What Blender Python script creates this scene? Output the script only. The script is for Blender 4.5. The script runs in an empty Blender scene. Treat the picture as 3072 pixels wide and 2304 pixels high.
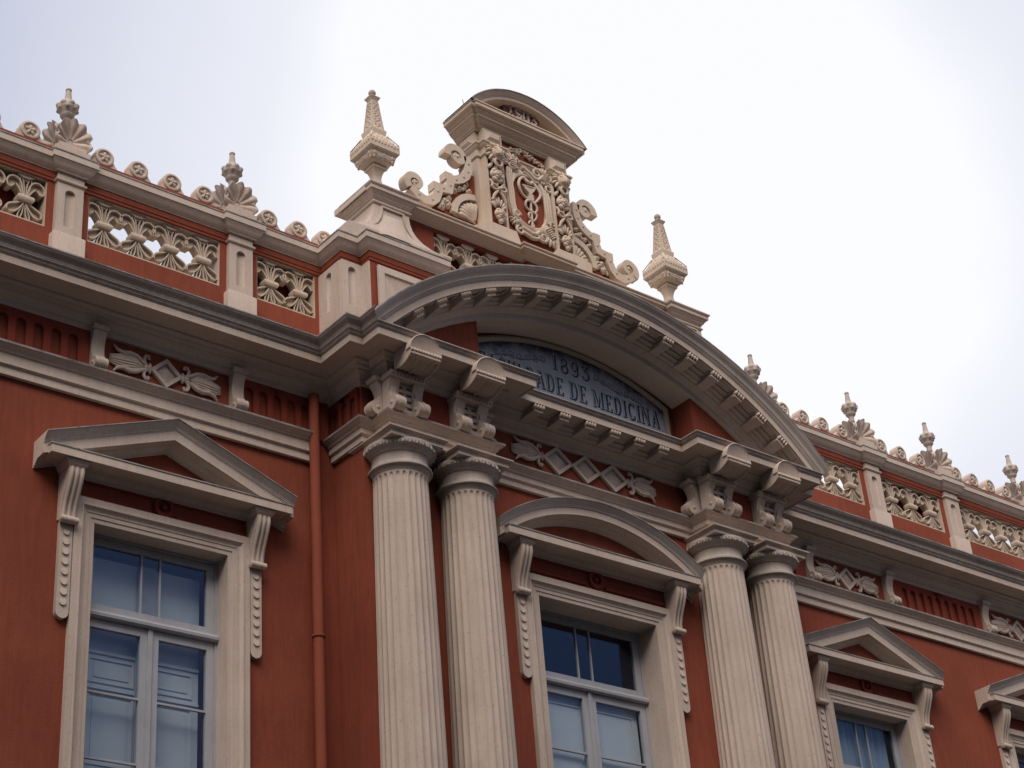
import bpy, bmesh, math, random
from mathutils import Vector, Matrix
R = math.radians
PI = math.pi
sc = bpy.context.scene
COL = sc.collection
random.seed(7)

# ------------------------------------------------------------------ camera
CAM = Vector((-18.5394, -20.2937, 1.6))
YAW, PIT, ROL, FOC = 0.720483, 0.523815, -0.085637, 5401.03
Fw = Vector((math.sin(YAW)*math.cos(PIT), math.cos(YAW)*math.cos(PIT), math.sin(PIT)))
Rr = Fw.cross(Vector((0, 0, 1))).normalized()
Uu = Rr.cross(Fw)
R2 = Rr*math.cos(ROL) + Uu*math.sin(ROL)
U2 = Uu*math.cos(ROL) - Rr*math.sin(ROL)
cam_d = bpy.data.cameras.new('camera')
cam = bpy.data.objects.new('camera', cam_d)
COL.objects.link(cam)
cam_d.sensor_width = 36
cam_d.lens = 36*FOC/3072
cam_d.clip_start = 0.1
cam_d.clip_end = 4000
m3 = Matrix((R2, U2, -Fw)).transposed()
cam.matrix_world = Matrix.Translation(CAM) @ m3.to_4x4()
sc.camera = cam

# ------------------------------------------------------------------ light
SUN_EL, SUN_AZ = R(46), R(-40)          # azimuth measured from -Y (in front of the facade) towards -X
sun_dir = Vector((math.sin(SUN_AZ)*math.cos(SUN_EL), -math.cos(SUN_AZ)*math.cos(SUN_EL), math.sin(SUN_EL)))
sd = bpy.data.lights.new('sun', 'SUN')
sd.energy = 1.5
sd.angle = R(45)
sd.color = (1.0, 0.93, 0.85)
so = bpy.data.objects.new('sun', sd)
COL.objects.link(so)
so.location = (0, -30, 60)
so.rotation_euler = sun_dir.to_track_quat('Z', 'Y').to_euler()

w = bpy.data.worlds.new("World")
sc.world = w
w.use_nodes = True
nt = w.node_tree
nt.nodes.clear()
N = nt.nodes.new
L = nt.links.new
wo = N('ShaderNodeOutputWorld')
add = N('ShaderNodeMixShader'); add.inputs[0].default_value = 0.92
bg1 = N('ShaderNodeBackground')
bg2 = N('ShaderNodeBackground')
sky = N('ShaderNodeTexSky')
sky.sky_type = 'NISHITA'
sky.sun_disc = False
sky.sun_elevation = SUN_EL
sky.sun_rotation = math.atan2(sun_dir.x, sun_dir.y)
bg1.inputs['Strength'].default_value = 0.05
L(sky.outputs[0], bg1.inputs[0])
# the overcast layer: a pale bright patch behind the building, heavy cloud elsewhere that is light overhead and dull near the horizon
tc = N('ShaderNodeTexCoord')
nrm = N('ShaderNodeVectorMath'); nrm.operation = 'NORMALIZE'
L(tc.outputs['Generated'], nrm.inputs[0])
vm = N('ShaderNodeVectorMath'); vm.operation = 'DOT_PRODUCT'
bright = (Fw + R2*0.08 + U2*0.08).normalized()
vm.inputs[1].default_value = bright
L(nrm.outputs[0], vm.inputs[0])
noi = N('ShaderNodeTexNoise'); noi.inputs['Scale'].default_value = 2.2; noi.inputs['Detail'].default_value = 4
L(nrm.outputs[0], noi.inputs['Vector'])
mm = N('ShaderNodeMath'); mm.operation = 'MULTIPLY_ADD'
L(noi.outputs[0], mm.inputs[0]); mm.inputs[1].default_value = 0.035
L(vm.outputs['Value'], mm.inputs[2])
cr = N('ShaderNodeValToRGB')
e = cr.color_ramp.elements
e[0].position = 0.945; e[0].color = (0.318, 0.336, 0.412, 1)
e[1].position = 0.9935; e[1].color = (0.485, 0.494, 0.535, 1)
x = cr.color_ramp.elements.new(1.016); x.color = (0.56, 0.56, 0.58, 1)
L(mm.outputs[0], cr.inputs[0])
sep = N('ShaderNodeSeparateXYZ'); L(nrm.outputs[0], sep.inputs[0])
m2 = N('ShaderNodeMath'); m2.operation = 'MULTIPLY_ADD'
L(noi.outputs[0], m2.inputs[0]); m2.inputs[1].default_value = 0.25; L(sep.outputs[2], m2.inputs[2])
c2 = N('ShaderNodeValToRGB')
e = c2.color_ramp.elements
e[0].position = 0.12; e[0].color = (0.085, 0.09, 0.125, 1)
e[1].position = 0.45; e[1].color = (0.16, 0.172, 0.23, 1)
x = c2.color_ramp.elements.new(0.80); x.color = (0.28, 0.295, 0.37, 1)
x = c2.color_ramp.elements.new(1.0); x.color = (0.60, 0.61, 0.65, 1)
L(m2.outputs[0], c2.inputs[0])
mr = N('ShaderNodeMapRange'); mr.interpolation_type = 'SMOOTHSTEP'
mr.inputs['From Min'].default_value = 0.74; mr.inputs['From Max'].default_value = 0.915
L(vm.outputs['Value'], mr.inputs[0])
mxw = N('ShaderNodeMix'); mxw.data_type = 'RGBA'
L(mr.outputs[0], mxw.inputs[0]); L(c2.outputs[0], mxw.inputs[6]); L(cr.outputs[0], mxw.inputs[7])
L(mxw.outputs[2], bg2.inputs[0])
bg2.inputs['Strength'].default_value = 1.08
L(bg1.outputs[0], add.inputs[1]); L(bg2.outputs[0], add.inputs[2]); L(add.outputs[0], wo.inputs[0])
sc.view_settings.view_transform = 'Standard'
sc.view_settings.look = 'None'
sc.view_settings.exposure = 0.80
sc.view_settings.gamma = 1.0
sc.cycles.diffuse_bounces = 1

# ------------------------------------------------------------------ materials
def newmat(name):
    m = bpy.data.materials.new(name); m.use_nodes = True
    n = m.node_tree; b = n.nodes['Principled BSDF']
    return m, n, b

def plaster(name, base, stain, amount=0.5, scale=1.4, streak=0.5, rough=0.85, bump=0.25, speck=0.0, var=0.10):
    """painted plaster: mottled paint, vertical rain streaks and dirt blotches"""
    m, n, b = newmat(name)
    N = n.nodes.new; L = n.links.new
    tc = N('ShaderNodeTexCoord')
    obj = N('ShaderNodeNewGeometry')
    nz = N('ShaderNodeTexNoise'); nz.inputs['Scale'].default_value = scale; nz.inputs['Detail'].default_value = 8; nz.inputs['Roughness'].default_value = 0.62
    L(obj.outputs['Position'], nz.inputs['Vector'])
    mp = N('ShaderNodeMapping'); mp.inputs['Scale'].default_value = (6.0, 6.0, 0.7)
    L(obj.outputs['Position'], mp.inputs['Vector'])
    st = N('ShaderNodeTexNoise'); st.inputs['Scale'].default_value = 2.2; st.inputs['Detail'].default_value = 6; st.inputs['Roughness'].default_value = 0.7
    L(mp.outputs[0], st.inputs['Vector'])
    mx = N('ShaderNodeMix'); mx.data_type = 'FLOAT'; mx.inputs[0].default_value = streak
    L(nz.outputs[0], mx.inputs[2]); L(st.outputs[0], mx.inputs[3])
    mr = N('ShaderNodeMapRange'); mr.inputs['From Min'].default_value = 0.44; mr.inputs['From Max'].default_value = 0.70
    mr.inputs['To Min'].default_value = 0.0; mr.inputs['To Max'].default_value = amount
    L(mx.outputs[0], mr.inputs[0])
    big = N('ShaderNodeTexNoise'); big.inputs['Scale'].default_value = 0.55; big.inputs['Detail'].default_value = 4
    L(obj.outputs['Position'], big.inputs['Vector'])
    hv = N('ShaderNodeHueSaturation'); hv.inputs['Color'].default_value = (*base, 1)
    mr2 = N('ShaderNodeMapRange'); mr2.inputs['From Min'].default_value = 0.3; mr2.inputs['From Max'].default_value = 0.7
    mr2.inputs['To Min'].default_value = 1-var; mr2.inputs['To Max'].default_value = 1+var
    L(big.outputs[0], mr2.inputs[0]); L(mr2.outputs[0], hv.inputs['Value'])
    mc = N('ShaderNodeMix'); mc.data_type = 'RGBA'
    L(mr.outputs[0], mc.inputs[0]); L(hv.outputs[0], mc.inputs[6]); mc.inputs[7].default_value = (*stain, 1)
    col = mc.outputs[2]
    if speck > 0:
        vz = N('ShaderNodeTexNoise'); vz.inputs['Scale'].default_value = 26; vz.inputs['Detail'].default_value = 5
        L(obj.outputs['Position'], vz.inputs['Vector'])
        m4 = N('ShaderNodeMapRange'); m4.inputs['From Min'].default_value = 0.60; m4.inputs['From Max'].default_value = 0.72
        m4.inputs['To Max'].default_value = speck
        L(vz.outputs[0], m4.inputs[0])
        mc2 = N('ShaderNodeMix'); mc2.data_type = 'RGBA'
        L(m4.outputs[0], mc2.inputs[0]); L(col, mc2.inputs[6]); mc2.inputs[7].default_value = (0.035, 0.032, 0.03, 1)
        col = mc2.outputs[2]
    L(col, b.inputs['Base Color'])
    b.inputs['Roughness'].default_value = rough
    b.inputs['Specular IOR Level'].default_value = 0.25
    f = N('ShaderNodeTexNoise'); f.inputs['Scale'].default_value = 38; f.inputs['Detail'].default_value = 5
    L(obj.outputs['Position'], f.inputs['Vector'])
    bp = N('ShaderNodeBump'); bp.inputs['Strength'].default_value = bump; bp.inputs['Distance'].default_value = 0.01
    L(f.outputs[0], bp.inputs['Height']); L(bp.outputs[0], b.inputs['Normal'])
    return m

CREAM = plaster('cream_plaster', (0.70, 0.555, 0.455), (0.43, 0.295, 0.205), 0.40, 1.3, 0.55, speck=0.26)
CREAMW = plaster('cream_plaster_warm', (0.73, 0.575, 0.445), (0.48, 0.31, 0.18), 0.40, 1.6, 0.5, speck=0.12)
GREYW = plaster('weathered_plaster', (0.50, 0.41, 0.355), (0.13, 0.108, 0.095), 0.60, 1.1, 0.45, speck=0.35, var=0.2)
GREYD = plaster('dirty_top_edge', (0.42, 0.37, 0.34), (0.06, 0.055, 0.05), 0.85, 3.0, 0.2, speck=0.7)
GREYL = plaster('rain_washed_plaster', (0.70, 0.585, 0.51), (0.30, 0.24, 0.21), 0.36, 1.5, 0.5, speck=0.25, var=0.15)
STONE = plaster('bare_stone_plaster', (0.60, 0.495, 0.42), (0.24, 0.18, 0.135), 0.5, 3.0, 0.45, speck=0.3)
RED = plaster('terracotta_wall', (0.32, 0.076, 0.040), (0.17, 0.039, 0.024), 0.62, 0.9, 0.6, bump=0.4, speck=0.16, var=0.15)
REDD = plaster('terracotta_frieze', (0.30, 0.056, 0.034), (0.16, 0.03, 0.02), 0.55, 1.2, 0.5, bump=0.35, speck=0.15)
PIPE = plaster('terracotta_pipe', (0.34, 0.085, 0.047), (0.2, 0.048, 0.03), 0.5, 2.0, 0.6, bump=0.1)
WHITE = plaster('window_paint', (0.50, 0.49, 0.51), (0.30, 0.28, 0.28), 0.4, 3, 0.5, rough=0.5, bump=0.08)
BLIND = plaster('blind_cloth', (0.76, 0.79, 0.80), (0.62, 0.66, 0.68), 0.4, 2, 0.5, rough=0.7, bump=0.02)
SHUT = plaster('shutter_paint', (0.68, 0.71, 0.72), (0.56, 0.60, 0.62), 0.4, 2, 0.5, rough=0.6, bump=0.03)
LEAD = plaster('grey_metal_edge', (0.30, 0.30, 0.31), (0.12, 0.12, 0.12), 0.6, 4, 0.2)
TILE_FR = plaster('sign_frame_paint', (0.45, 0.36, 0.28), (0.28, 0.2, 0.15), 0.4, 2, 0.5)
GROUND = plaster('cobbles', (0.075, 0.068, 0.062), (0.04, 0.038, 0.036), 0.6, 3, 0.0)
PURP = plaster('date_panel_paint', (0.40, 0.15, 0.145), (0.28, 0.10, 0.10), 0.5, 3, 0.5)

def simple(name, c, rough=0.6):
    m, n, b = newmat(name)
    b.inputs['Base Color'].default_value = (*c, 1); b.inputs['Roughness'].default_value = rough
    return m
ROWW = plaster('grey_render', (0.16, 0.15, 0.14), (0.08, 0.08, 0.08), 0.5, 1, 0.5)
ROWR = simple('roof_tiles', (0.12, 0.06, 0.04), 0.9)
INK = simple('black_tile_glaze', (0.012, 0.013, 0.02), 0.35)
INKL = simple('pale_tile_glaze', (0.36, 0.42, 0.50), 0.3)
SCRL = simple('blue_tile_glaze', (0.06, 0.075, 0.13), 0.35)
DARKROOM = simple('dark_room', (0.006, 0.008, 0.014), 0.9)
CURT, n, b = newmat('curtain_cloth')
wv = n.nodes.new('ShaderNodeTexNoise'); wv.inputs['Scale'].default_value = 3
b.inputs['Base Color'].default_value = (0.30, 0.37, 0.44, 1); b.inputs['Roughness'].default_value = 0.9

def glass_mat():
    m = bpy.data.materials.new('window_glass'); m.use_nodes = True
    n = m.node_tree; n.nodes.clear()
    N = n.nodes.new; L = n.links.new
    o = N('ShaderNodeOutputMaterial'); mix = N('ShaderNodeMixShader')
    t = N('ShaderNodeBsdfTransparent'); t.inputs[0].default_value = (0.93, 0.955, 0.965, 1)
    g = N('ShaderNodeBsdfGlossy'); g.inputs['Roughness'].default_value = 0.03; g.inputs['Color'].default_value = (0.30, 0.46, 0.80, 1)
    lw = N('ShaderNodeLayerWeight')
    pw = N('ShaderNodeMath'); pw.operation = 'POWER'; pw.inputs[1].default_value = 5; L(lw.outputs['Facing'], pw.inputs[0])
    fr = N('ShaderNodeMath'); fr.operation = 'MULTIPLY_ADD'; fr.inputs[1].default_value = 0.9; fr.inputs[2].default_value = 0.045; L(pw.outputs[0], fr.inputs[0])
    geo = N('ShaderNodeNewGeometry')
    nz = N('ShaderNodeTexNoise'); nz.inputs['Scale'].default_value = 1.7
    L(geo.outputs['Position'], nz.inputs['Vector'])
    bp = N('ShaderNodeBump'); bp.inputs['Strength'].default_value = 0.02; bp.inputs['Distance'].default_value = 0.05
    L(nz.outputs[0], bp.inputs['Height']); L(bp.outputs[0], g.inputs['Normal'])
    ma = N('ShaderNodeMath'); ma.operation = 'MULTIPLY'; ma.inputs[1].default_value = 1.3
    L(fr.outputs[0], ma.inputs[0]); L(ma.outputs[0], mix.inputs[0])
    L(t.outputs[0], mix.inputs[1]); L(g.outputs[0], mix.inputs[2]); L(mix.outputs[0], o.inputs[0])
    return m
GLASS = glass_mat()

def tile_mat():
    """glazed sign tiles: pale ground with deep blue clouds painted along the top of the arc, and tile joints"""
    m, n, b = newmat('painted_tile')
    N = n.nodes.new; L = n.links.new
    geo = N('ShaderNodeNewGeometry')
    sx = N('ShaderNodeSeparateXYZ'); L(geo.outputs['Position'], sx.inputs[0])
    cmb = N('ShaderNodeCombineXYZ')
    zz = N('ShaderNodeMath'); zz.operation = 'SUBTRACT'; zz.inputs[1].default_value = 12.64
    L(sx.outputs[2], zz.inputs[0]); L(sx.outputs[0], cmb.inputs[0]); L(zz.outputs[0], cmb.inputs[1])
    ln = N('ShaderNodeVectorMath'); ln.operation = 'LENGTH'; L(cmb.outputs[0], ln.inputs[0])
    nz = N('ShaderNodeTexNoise'); nz.inputs['Scale'].default_value = 5; nz.inputs['Detail'].default_value = 6
    L(geo.outputs['Position'], nz.inputs['Vector'])
    ma = N('ShaderNodeMath'); ma.operation = 'MULTIPLY_ADD'; ma.inputs[1].default_value = 0.28
    L(nz.outputs[0], ma.inputs[0]); L(ln.outputs['Value'], ma.inputs[2])
    cr = N('ShaderNodeMapRange'); cr.inputs['From Min'].default_value = 4.93; cr.inputs['From Max'].default_value = 5.14
    L(ma.outputs[0], cr.inputs[0])
    mx = N('ShaderNodeMix'); mx.data_type = 'RGBA'
    L(cr.outputs[0], mx.inputs[0]); mx.inputs[6].default_value = (0.46, 0.48, 0.53, 1); mx.inputs[7].default_value = (0.02, 0.026, 0.065, 1)
    br = N('ShaderNodeTexBrick'); br.offset = 0.0
    br.inputs['Scale'].default_value = 6.6; br.inputs['Mortar Size'].default_value = 0.012; br.inputs['Brick Width'].default_value = 1.0; br.inputs['Row Height'].default_value = 1.0
    br.inputs['Color1'].default_value = (1, 1, 1, 1); br.inputs['Color2'].default_value = (0.86, 0.88, 0.92, 1); br.inputs['Mortar'].default_value = (0.55, 0.55, 0.55, 1)
    L(cmb.outputs[0], br.inputs['Vector'])
    ml = N('ShaderNodeMix'); ml.data_type = 'RGBA'; ml.blend_type = 'MULTIPLY'; ml.inputs[0].default_value = 1
    L(mx.outputs[2], ml.inputs[6]); L(br.outputs[0], ml.inputs[7])
    L(ml.outputs[2], b.inputs['Base Color']); b.inputs['Roughness'].default_value = 0.25
    return m
TILE = tile_mat()

# ------------------------------------------------------------------ mesh builder
class MB:
    def __init__(s):
        s.v = []; s.f = []; s.m = []
    def add(s, vs, fs, mi=0):
        o = len(s.v); s.v += [tuple(p) for p in vs]
        for f in fs:
            s.f.append(tuple(i+o for i in f)); s.m.append(mi)
        return s
    def box(s, x0, x1, y0, y1, z0, z1, mi=0):
        return s.add([(x0,y0,z0),(x1,y0,z0),(x1,y1,z0),(x0,y1,z0),(x0,y0,z1),(x1,y0,z1),(x1,y1,z1),(x0,y1,z1)],
              [(0,1,5,4),(1,2,6,5),(2,3,7,6),(3,0,4,7),(4,5,6,7),(3,2,1,0)], mi)
    def prism(s, out, y0, y1, mi=0, back=True):
        """outline in (x, z) pushed from y0 (front) to y1"""
        n = len(out)
        vs = [(x, y0, z) for x, z in out] + [(x, y1, z) for x, z in out]
        fs = [tuple(range(n))] + [(i, i+n, (i+1) % n + n, (i+1) % n) for i in range(n)]
        if back: fs.append(tuple(range(2*n-1, n-1, -1)))
        return s.add(vs, fs, mi)
    def prismx(s, out, x0, x1, mi=0):
        """outline in (y, z) pushed from x0 to x1"""
        n = len(out)
        vs = [(x0, y, z) for y, z in out] + [(x1, y, z) for y, z in out]
        fs = [tuple(range(n)), tuple(range(2*n-1, n-1, -1))] + [(i, i+n, (i+1) % n + n, (i+1) % n) for i in range(n)]
        return s.add(vs, fs, mi)
    def sweep_xy(s, path, prof, mi=0, caps=True, mis=None):
        """profile of (offset, z) carried along a plan path; the offset goes to the right of the path"""
        n = len(path); k = len(prof); vs = []
        for i, (px, py) in enumerate(path):
            def nrm(a, b):
                dx, dy = b[0]-a[0], b[1]-a[1]; l = math.hypot(dx, dy); return (dy/l, -dx/l)
            if i == 0: mx, my = nrm(path[0], path[1])
            elif i == n-1: mx, my = nrm(path[-2], path[-1])
            else:
                a = nrm(path[i-1], path[i]); b = nrm(path[i], path[i+1])
                d = 1 + a[0]*b[0] + a[1]*b[1]; mx, my = (a[0]+b[0])/d, (a[1]+b[1])/d
            for o, z in prof: vs.append((px+mx*o, py+my*o, z))
        for i in range(n-1):
            for j in range(k-1):
                s.add([vs[i*k+j], vs[(i+1)*k+j], vs[(i+1)*k+j+1], vs[i*k+j+1]], [(0,1,2,3)], mis[j] if mis else mi)
        if caps:
            s.add(vs[:k], [tuple(range(k))], mi); s.add(vs[-k:], [tuple(range(k-1, -1, -1))], mi)
        return s
    def sweep_xz(s, path, prof, mi=0, mis=None, caps=True, ends='normal'):
        """profile of (normal offset, y) carried along an (x, z) path; offset to the left of the path (up when going +x)"""
        n = len(path); k = len(prof); vs = []
        for i, (px, pz) in enumerate(path):
            def nrm(a, b):
                dx, dz = b[0]-a[0], b[1]-a[1]; l = math.hypot(dx, dz); return (-dz/l, dx/l)
            if i in (0, n-1):
                a = nrm(path[0], path[1]) if i == 0 else nrm(path[-2], path[-1])
                mx, mz = a if ends == 'normal' else (0, 1/a[1])
            else:
                a = nrm(path[i-1], path[i]); b = nrm(path[i], path[i+1])
                d = 1 + a[0]*b[0] + a[1]*b[1]; mx, mz = (a[0]+b[0])/d, (a[1]+b[1])/d
            for o, y in prof: vs.append((px+mx*o, y, pz+mz*o))
        for i in range(n-1):
            for j in range(k-1):
                s.add([vs[i*k+j], vs[(i+1)*k+j], vs[(i+1)*k+j+1], vs[i*k+j+1]], [(0,1,2,3)], mis[j] if mis else mi)
        if caps:
            s.add(vs[:k], [tuple(range(k))], mi); s.add(vs[-k:], [tuple(range(k-1, -1, -1))], mi)
        return s
    def tube(s, pts, rad, n=8, mi=0, close=False):
        pts = [Vector(p) for p in pts]; m = len(pts)
        rs = rad if isinstance(rad, (list, tuple)) else [rad]*m
        up = Vector((0, -1, 0)); vs = []
        for i, p in enumerate(pts):
            if close: t = pts[(i+1) % m]-pts[i-1]
            else: t = pts[min(i+1, m-1)]-pts[max(i-1, 0)]
            t.normalize()
            a = up.cross(t)
            if a.length < 1e-3: a = Vector((1, 0, 0)).cross(t)
            a.normalize(); b = t.cross(a)
            for j in range(n):
                an = 2*PI*j/n
                vs.append(p + (a*math.cos(an)+b*math.sin(an))*rs[i])
        fs = []
        for i in range(m if close else m-1):
            for j in range(n):
                fs.append((i*n+j, i*n+(j+1) % n, ((i+1) % m)*n+(j+1) % n, ((i+1) % m)*n+j))
        if not close: fs += [tuple(range(n-1, -1, -1)), tuple(range((m-1)*n, m*n))]
        return s.add(vs, fs, mi)
    def lathe(s, prof, c=(0, 0), n=24, mi=0, rf=None):
        """profile of (radius, z) turned about the vertical through c; rf(angle, z, r) may change the radius"""
        k = len(prof); vs = []
        for j in range(n):
            a = 2*PI*j/n
            for r, z in prof:
                q = rf(a, z, r) if rf else r
                vs.append((c[0]+q*math.cos(a), c[1]+q*math.sin(a), z))
        fs = []
        for j in range(n):
            j2 = (j+1) % n
            for i in range(k-1): fs.append((j*k+i, j2*k+i, j2*k+i+1, j*k+i+1))
        s.add(vs, fs, mi)
        s.add([vs[j*k] for j in range(n)], [tuple(range(n-1, -1, -1))], mi)
        s.add([vs[j*k+k-1] for j in range(n)], [tuple(range(n))], mi)
        return s
    def sq(s, prof, c, mi=0):
        """profile of (half width, z) of a square turned body"""
        k = len(prof); vs = []
        for sx, sy in ((-1,-1),(1,-1),(1,1),(-1,1)):
            for h, z in prof: vs.append((c[0]+sx*h, c[1]+sy*h, z))
        fs = []
        for j in range(4):
            j2 = (j+1) % 4
            for i in range(k-1): fs.append((j*k+i, j2*k+i, j2*k+i+1, j*k+i+1))
        fs += [(3*k, 2*k, k, 0), (k-1, 2*k-1, 3*k-1, 4*k-1)]
        return s.add(vs, fs, mi)
    def blob(s, c, r, n=8, m=6, mi=0, rot=0.0):
        """ellipsoid; rot turns it in the facade plane"""
        rx, ry, rz = r if isinstance(r, (tuple, list)) else (r, r, r)
        vs = []; cs, sn = math.cos(rot), math.sin(rot)
        for i in range(m+1):
            t = PI*i/m
            for j in range(n):
                a = 2*PI*j/n
                x = rx*math.sin(t)*math.cos(a); y = ry*math.sin(t)*math.sin(a); z = rz*math.cos(t)
                vs.append((c[0]+x*cs-z*sn, c[1]+y, c[2]+x*sn+z*cs))
        fs = []
        for i in range(m):
            for j in range(n):
                fs.append((i*n+j, i*n+(j+1) % n, (i+1)*n+(j+1) % n, (i+1)*n+j))
        return s.add(vs, fs, mi)
    def ribbon(s, cl, wd, y0, y1, mi=0, rim=0.0, dip=0.03):
        """flat band with half widths wd about an (x, z) centre line, from y0 (front) to y1; a rim leaves a sunk face"""
        n = len(cl); wd = wd if isinstance(wd, (list, tuple)) else [wd]*n
        L_, R_, l_, r_ = [], [], [], []
        for i, (x, z) in enumerate(cl):
            def nm(a, b):
                dx, dz = b[0]-a[0], b[1]-a[1]; q = math.hypot(dx, dz) or 1; return (-dz/q, dx/q)
            if i == 0: nx, nz = nm(cl[0], cl[1])
            elif i == n-1: nx, nz = nm(cl[-2], cl[-1])
            else:
                a = nm(cl[i-1], cl[i]); b = nm(cl[i], cl[i+1]); d = max(0.35, 1+a[0]*b[0]+a[1]*b[1])
                nx, nz = (a[0]+b[0])/d, (a[1]+b[1])/d
            q = wd[i]; p = max(q-rim, 0.002)
            L_.append((x+nx*q, z+nz*q)); R_.append((x-nx*q, z-nz*q)); l_.append((x+nx*p, z+nz*p)); r_.append((x-nx*p, z-nz*p))
        vs = [(a, y0, b) for a, b in L_] + [(a, y0, b) for a, b in R_] + [(a, y1, b) for a, b in L_] + [(a, y1, b) for a, b in R_]
        fs = []
        for i in range(n-1):
            if not rim: fs.append((i, i+1, n+i+1, n+i))
            fs += [(i, i+1, 2*n+i+1, 2*n+i), (n+i, n+i+1, 3*n+i+1, 3*n+i), (2*n+i, 2*n+i+1, 3*n+i+1, 3*n+i)]
        fs += [(0, n, 3*n, 2*n), (n-1, 2*n-1, 4*n-1, 3*n-1)]
        s.add(vs, fs, mi)
        if rim:
            k0 = 1; k1 = n-1
            vs = [(a, y0, b) for a, b in L_] + [(a, y0, b) for a, b in R_] + [(a, y0, b) for a, b in l_] + [(a, y0, b) for a, b in r_] \
                + [(a, y0+dip, b) for a, b in l_] + [(a, y0+dip, b) for a, b in r_]
            fs = []
            for i in range(n-1):
                if i < k0 or i >= k1: fs.append((i, i+1, n+i+1, n+i)); continue
                fs += [(i, i+1, 2*n+i+1, 2*n+i), (n+i, n+i+1, 3*n+i+1, 3*n+i), (2*n+i, 2*n+i+1, 4*n+i+1, 4*n+i), (3*n+i, 3*n+i+1, 5*n+i+1, 5*n+i), (4*n+i, 4*n+i+1, 5*n+i+1, 5*n+i)]
            fs += [(2*n+k0, 3*n+k0, 5*n+k0, 4*n+k0), (2*n+k1, 3*n+k1, 5*n+k1, 4*n+k1)]
            if k0 > 0: fs += [(k0, n+k0, 3*n+k0, 2*n+k0)] if False else []
            s.add(vs, fs, mi)
        return s
    def build(s, name, mats, parent=None, smooth=None, loc=(0, 0, 0), bevel=0):
        me = bpy.data.meshes.new(name)
        me.from_pydata(s.v, [], s.f)
        mats = mats if isinstance(mats, (list, tuple)) else [mats]
        for m in mats: me.materials.append(m)
        me.polygons.foreach_set('material_index', s.m)
        bm = bmesh.new(); bm.from_mesh(me)
        bmesh.ops.remove_doubles(bm, verts=bm.verts, dist=1e-5)
        bmesh.ops.recalc_face_normals(bm, faces=bm.faces)
        bm.to_mesh(me); bm.free()
        if smooth:
            me.polygons.foreach_set('use_smooth', [True]*len(me.polygons))
            me.set_sharp_from_angle(angle=R(smooth))
        me.update()
        o = bpy.data.objects.new(name, me); COL.objects.link(o)
        o.location = loc
        if parent: o.parent = parent
        if bevel:
            b = o.modifiers.new('bevel', 'BEVEL'); b.width = bevel; b.segments = 2; b.limit_method = 'ANGLE'; b.angle_limit = R(40); b.harden_normals = False
        return o

def tag(o, label=None, cat=None, group=None, kind=None):
    if label: o['label'] = label
    if cat: o['category'] = cat
    if group: o['group'] = group
    if kind: o['kind'] = kind
    return o
def empty(name, loc):
    o = bpy.data.objects.new(name, None); COL.objects.link(o); o.location = loc; o.empty_display_size = 0.2
    return o
def copy_part(o, parent, loc):
    """a copy of a part and its sub-parts"""
    c = o.copy(); COL.objects.link(c); c.parent = parent; c.location = loc
    for ch in list(o.children):
        d = ch.copy(); COL.objects.link(d); d.parent = c
    return c
def lerp(a, b, t): return a+(b-a)*t
def arc(cx, cz, r, a0, a1, n): return [(cx+r*math.cos(lerp(a0, a1, i/n)), cz+r*math.sin(lerp(a0, a1, i/n))) for i in range(n+1)]
def cyma(o0, z0, o1, z1, n=7):
    """S curve of profile points from (o0, z0) to (o1, z1)"""
    return [(lerp(o0, o1, 0.5-0.5*math.cos(PI*t/n)), lerp(z0, z1, t/n)) for t in range(n+1)]

# ------------------------------------------------------------------ key dimensions (metres)
XA, XB, XI, YC, YB = 4.50, 4.26, 2.42, 0.79, 1.19
XL, XR = -15.5, 24.0
ZA = 14.945          # top of the architrave
ZF0, ZF1, ZT = 15.911, 16.12, 16.295
W1, W2 = 7.43, 12.81
FULL = [(XL,0),(-XA,0),(-XA,-YC),(-XB,-YC),(-XB,-YB),(-XI,-YB),(-XI,-YC),(XI,-YC),(XI,-YB),(XB,-YB),(XB,-YC),(XA,-YC),(XA,0),(XR,0)]

B = empty('faculty_building', (0, 0, 0))
tag(B, 'terracotta and cream neoclassical faculty building with paired columns, arched pediment and ornate parapet', 'building')

# ------------------------------------------------------------------ ground
g = MB().box(-400, 400, -400, 400, -0.5, 0.0).build('ground', GROUND)
tag(g, 'dark cobbled square in front of the faculty building', 'ground', kind='structure')

# ------------------------------------------------------------------ unseen row added behind the camera to keep the low sky off the facade
T_ = empty('sky_blocker_row', (0, -31, 0)); tag(T_, 'unseen plain grey house row added to block low sky from the facade', 'building')
mb = MB()
mb.box(-7.5, 70, -43, -31, 0, 19)
mb.build('body', ROWW, T_).location = (0, 31, 0)
mb = MB(); mb.prismx([(-43.6, 19), (-30.4, 19), (-37, 22)], -7.4, 70.5); mb.build('roof', ROWR, T_).location = (0, 31, 0)
for i in range(9):
    for z in (2, 8, 13.5):
        mb = MB(); x = -4+i*8; mb.box(x, x+1.6, -31.0, -30.9, z, z+3.4); mb.build('window', DARKROOM, T_).location = (0, 31, 0)
T_ = empty('sun_blocker_church', (-40, -30, 0)); tag(T_, 'unseen tall grey twin-towered mass added to block sun from the lower facade', 'sun_blocker_church')  # unseen two-towered mass added to block soft sun from the lower facade
off = (40, 30, 0)
MB().box(-58, -22, -60, -30, 0, 36).build('body', ROWW, T_).location = off
MB().prism([(-58, 36), (-22, 36), (-40, 44)], -33, -30).build('gable', ROWW, T_).location = off
MB().prism([(-58.5, 36), (-21.5, 36), (-40, 44)], -60, -33).build('roof', ROWR, T_).location = off
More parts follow.
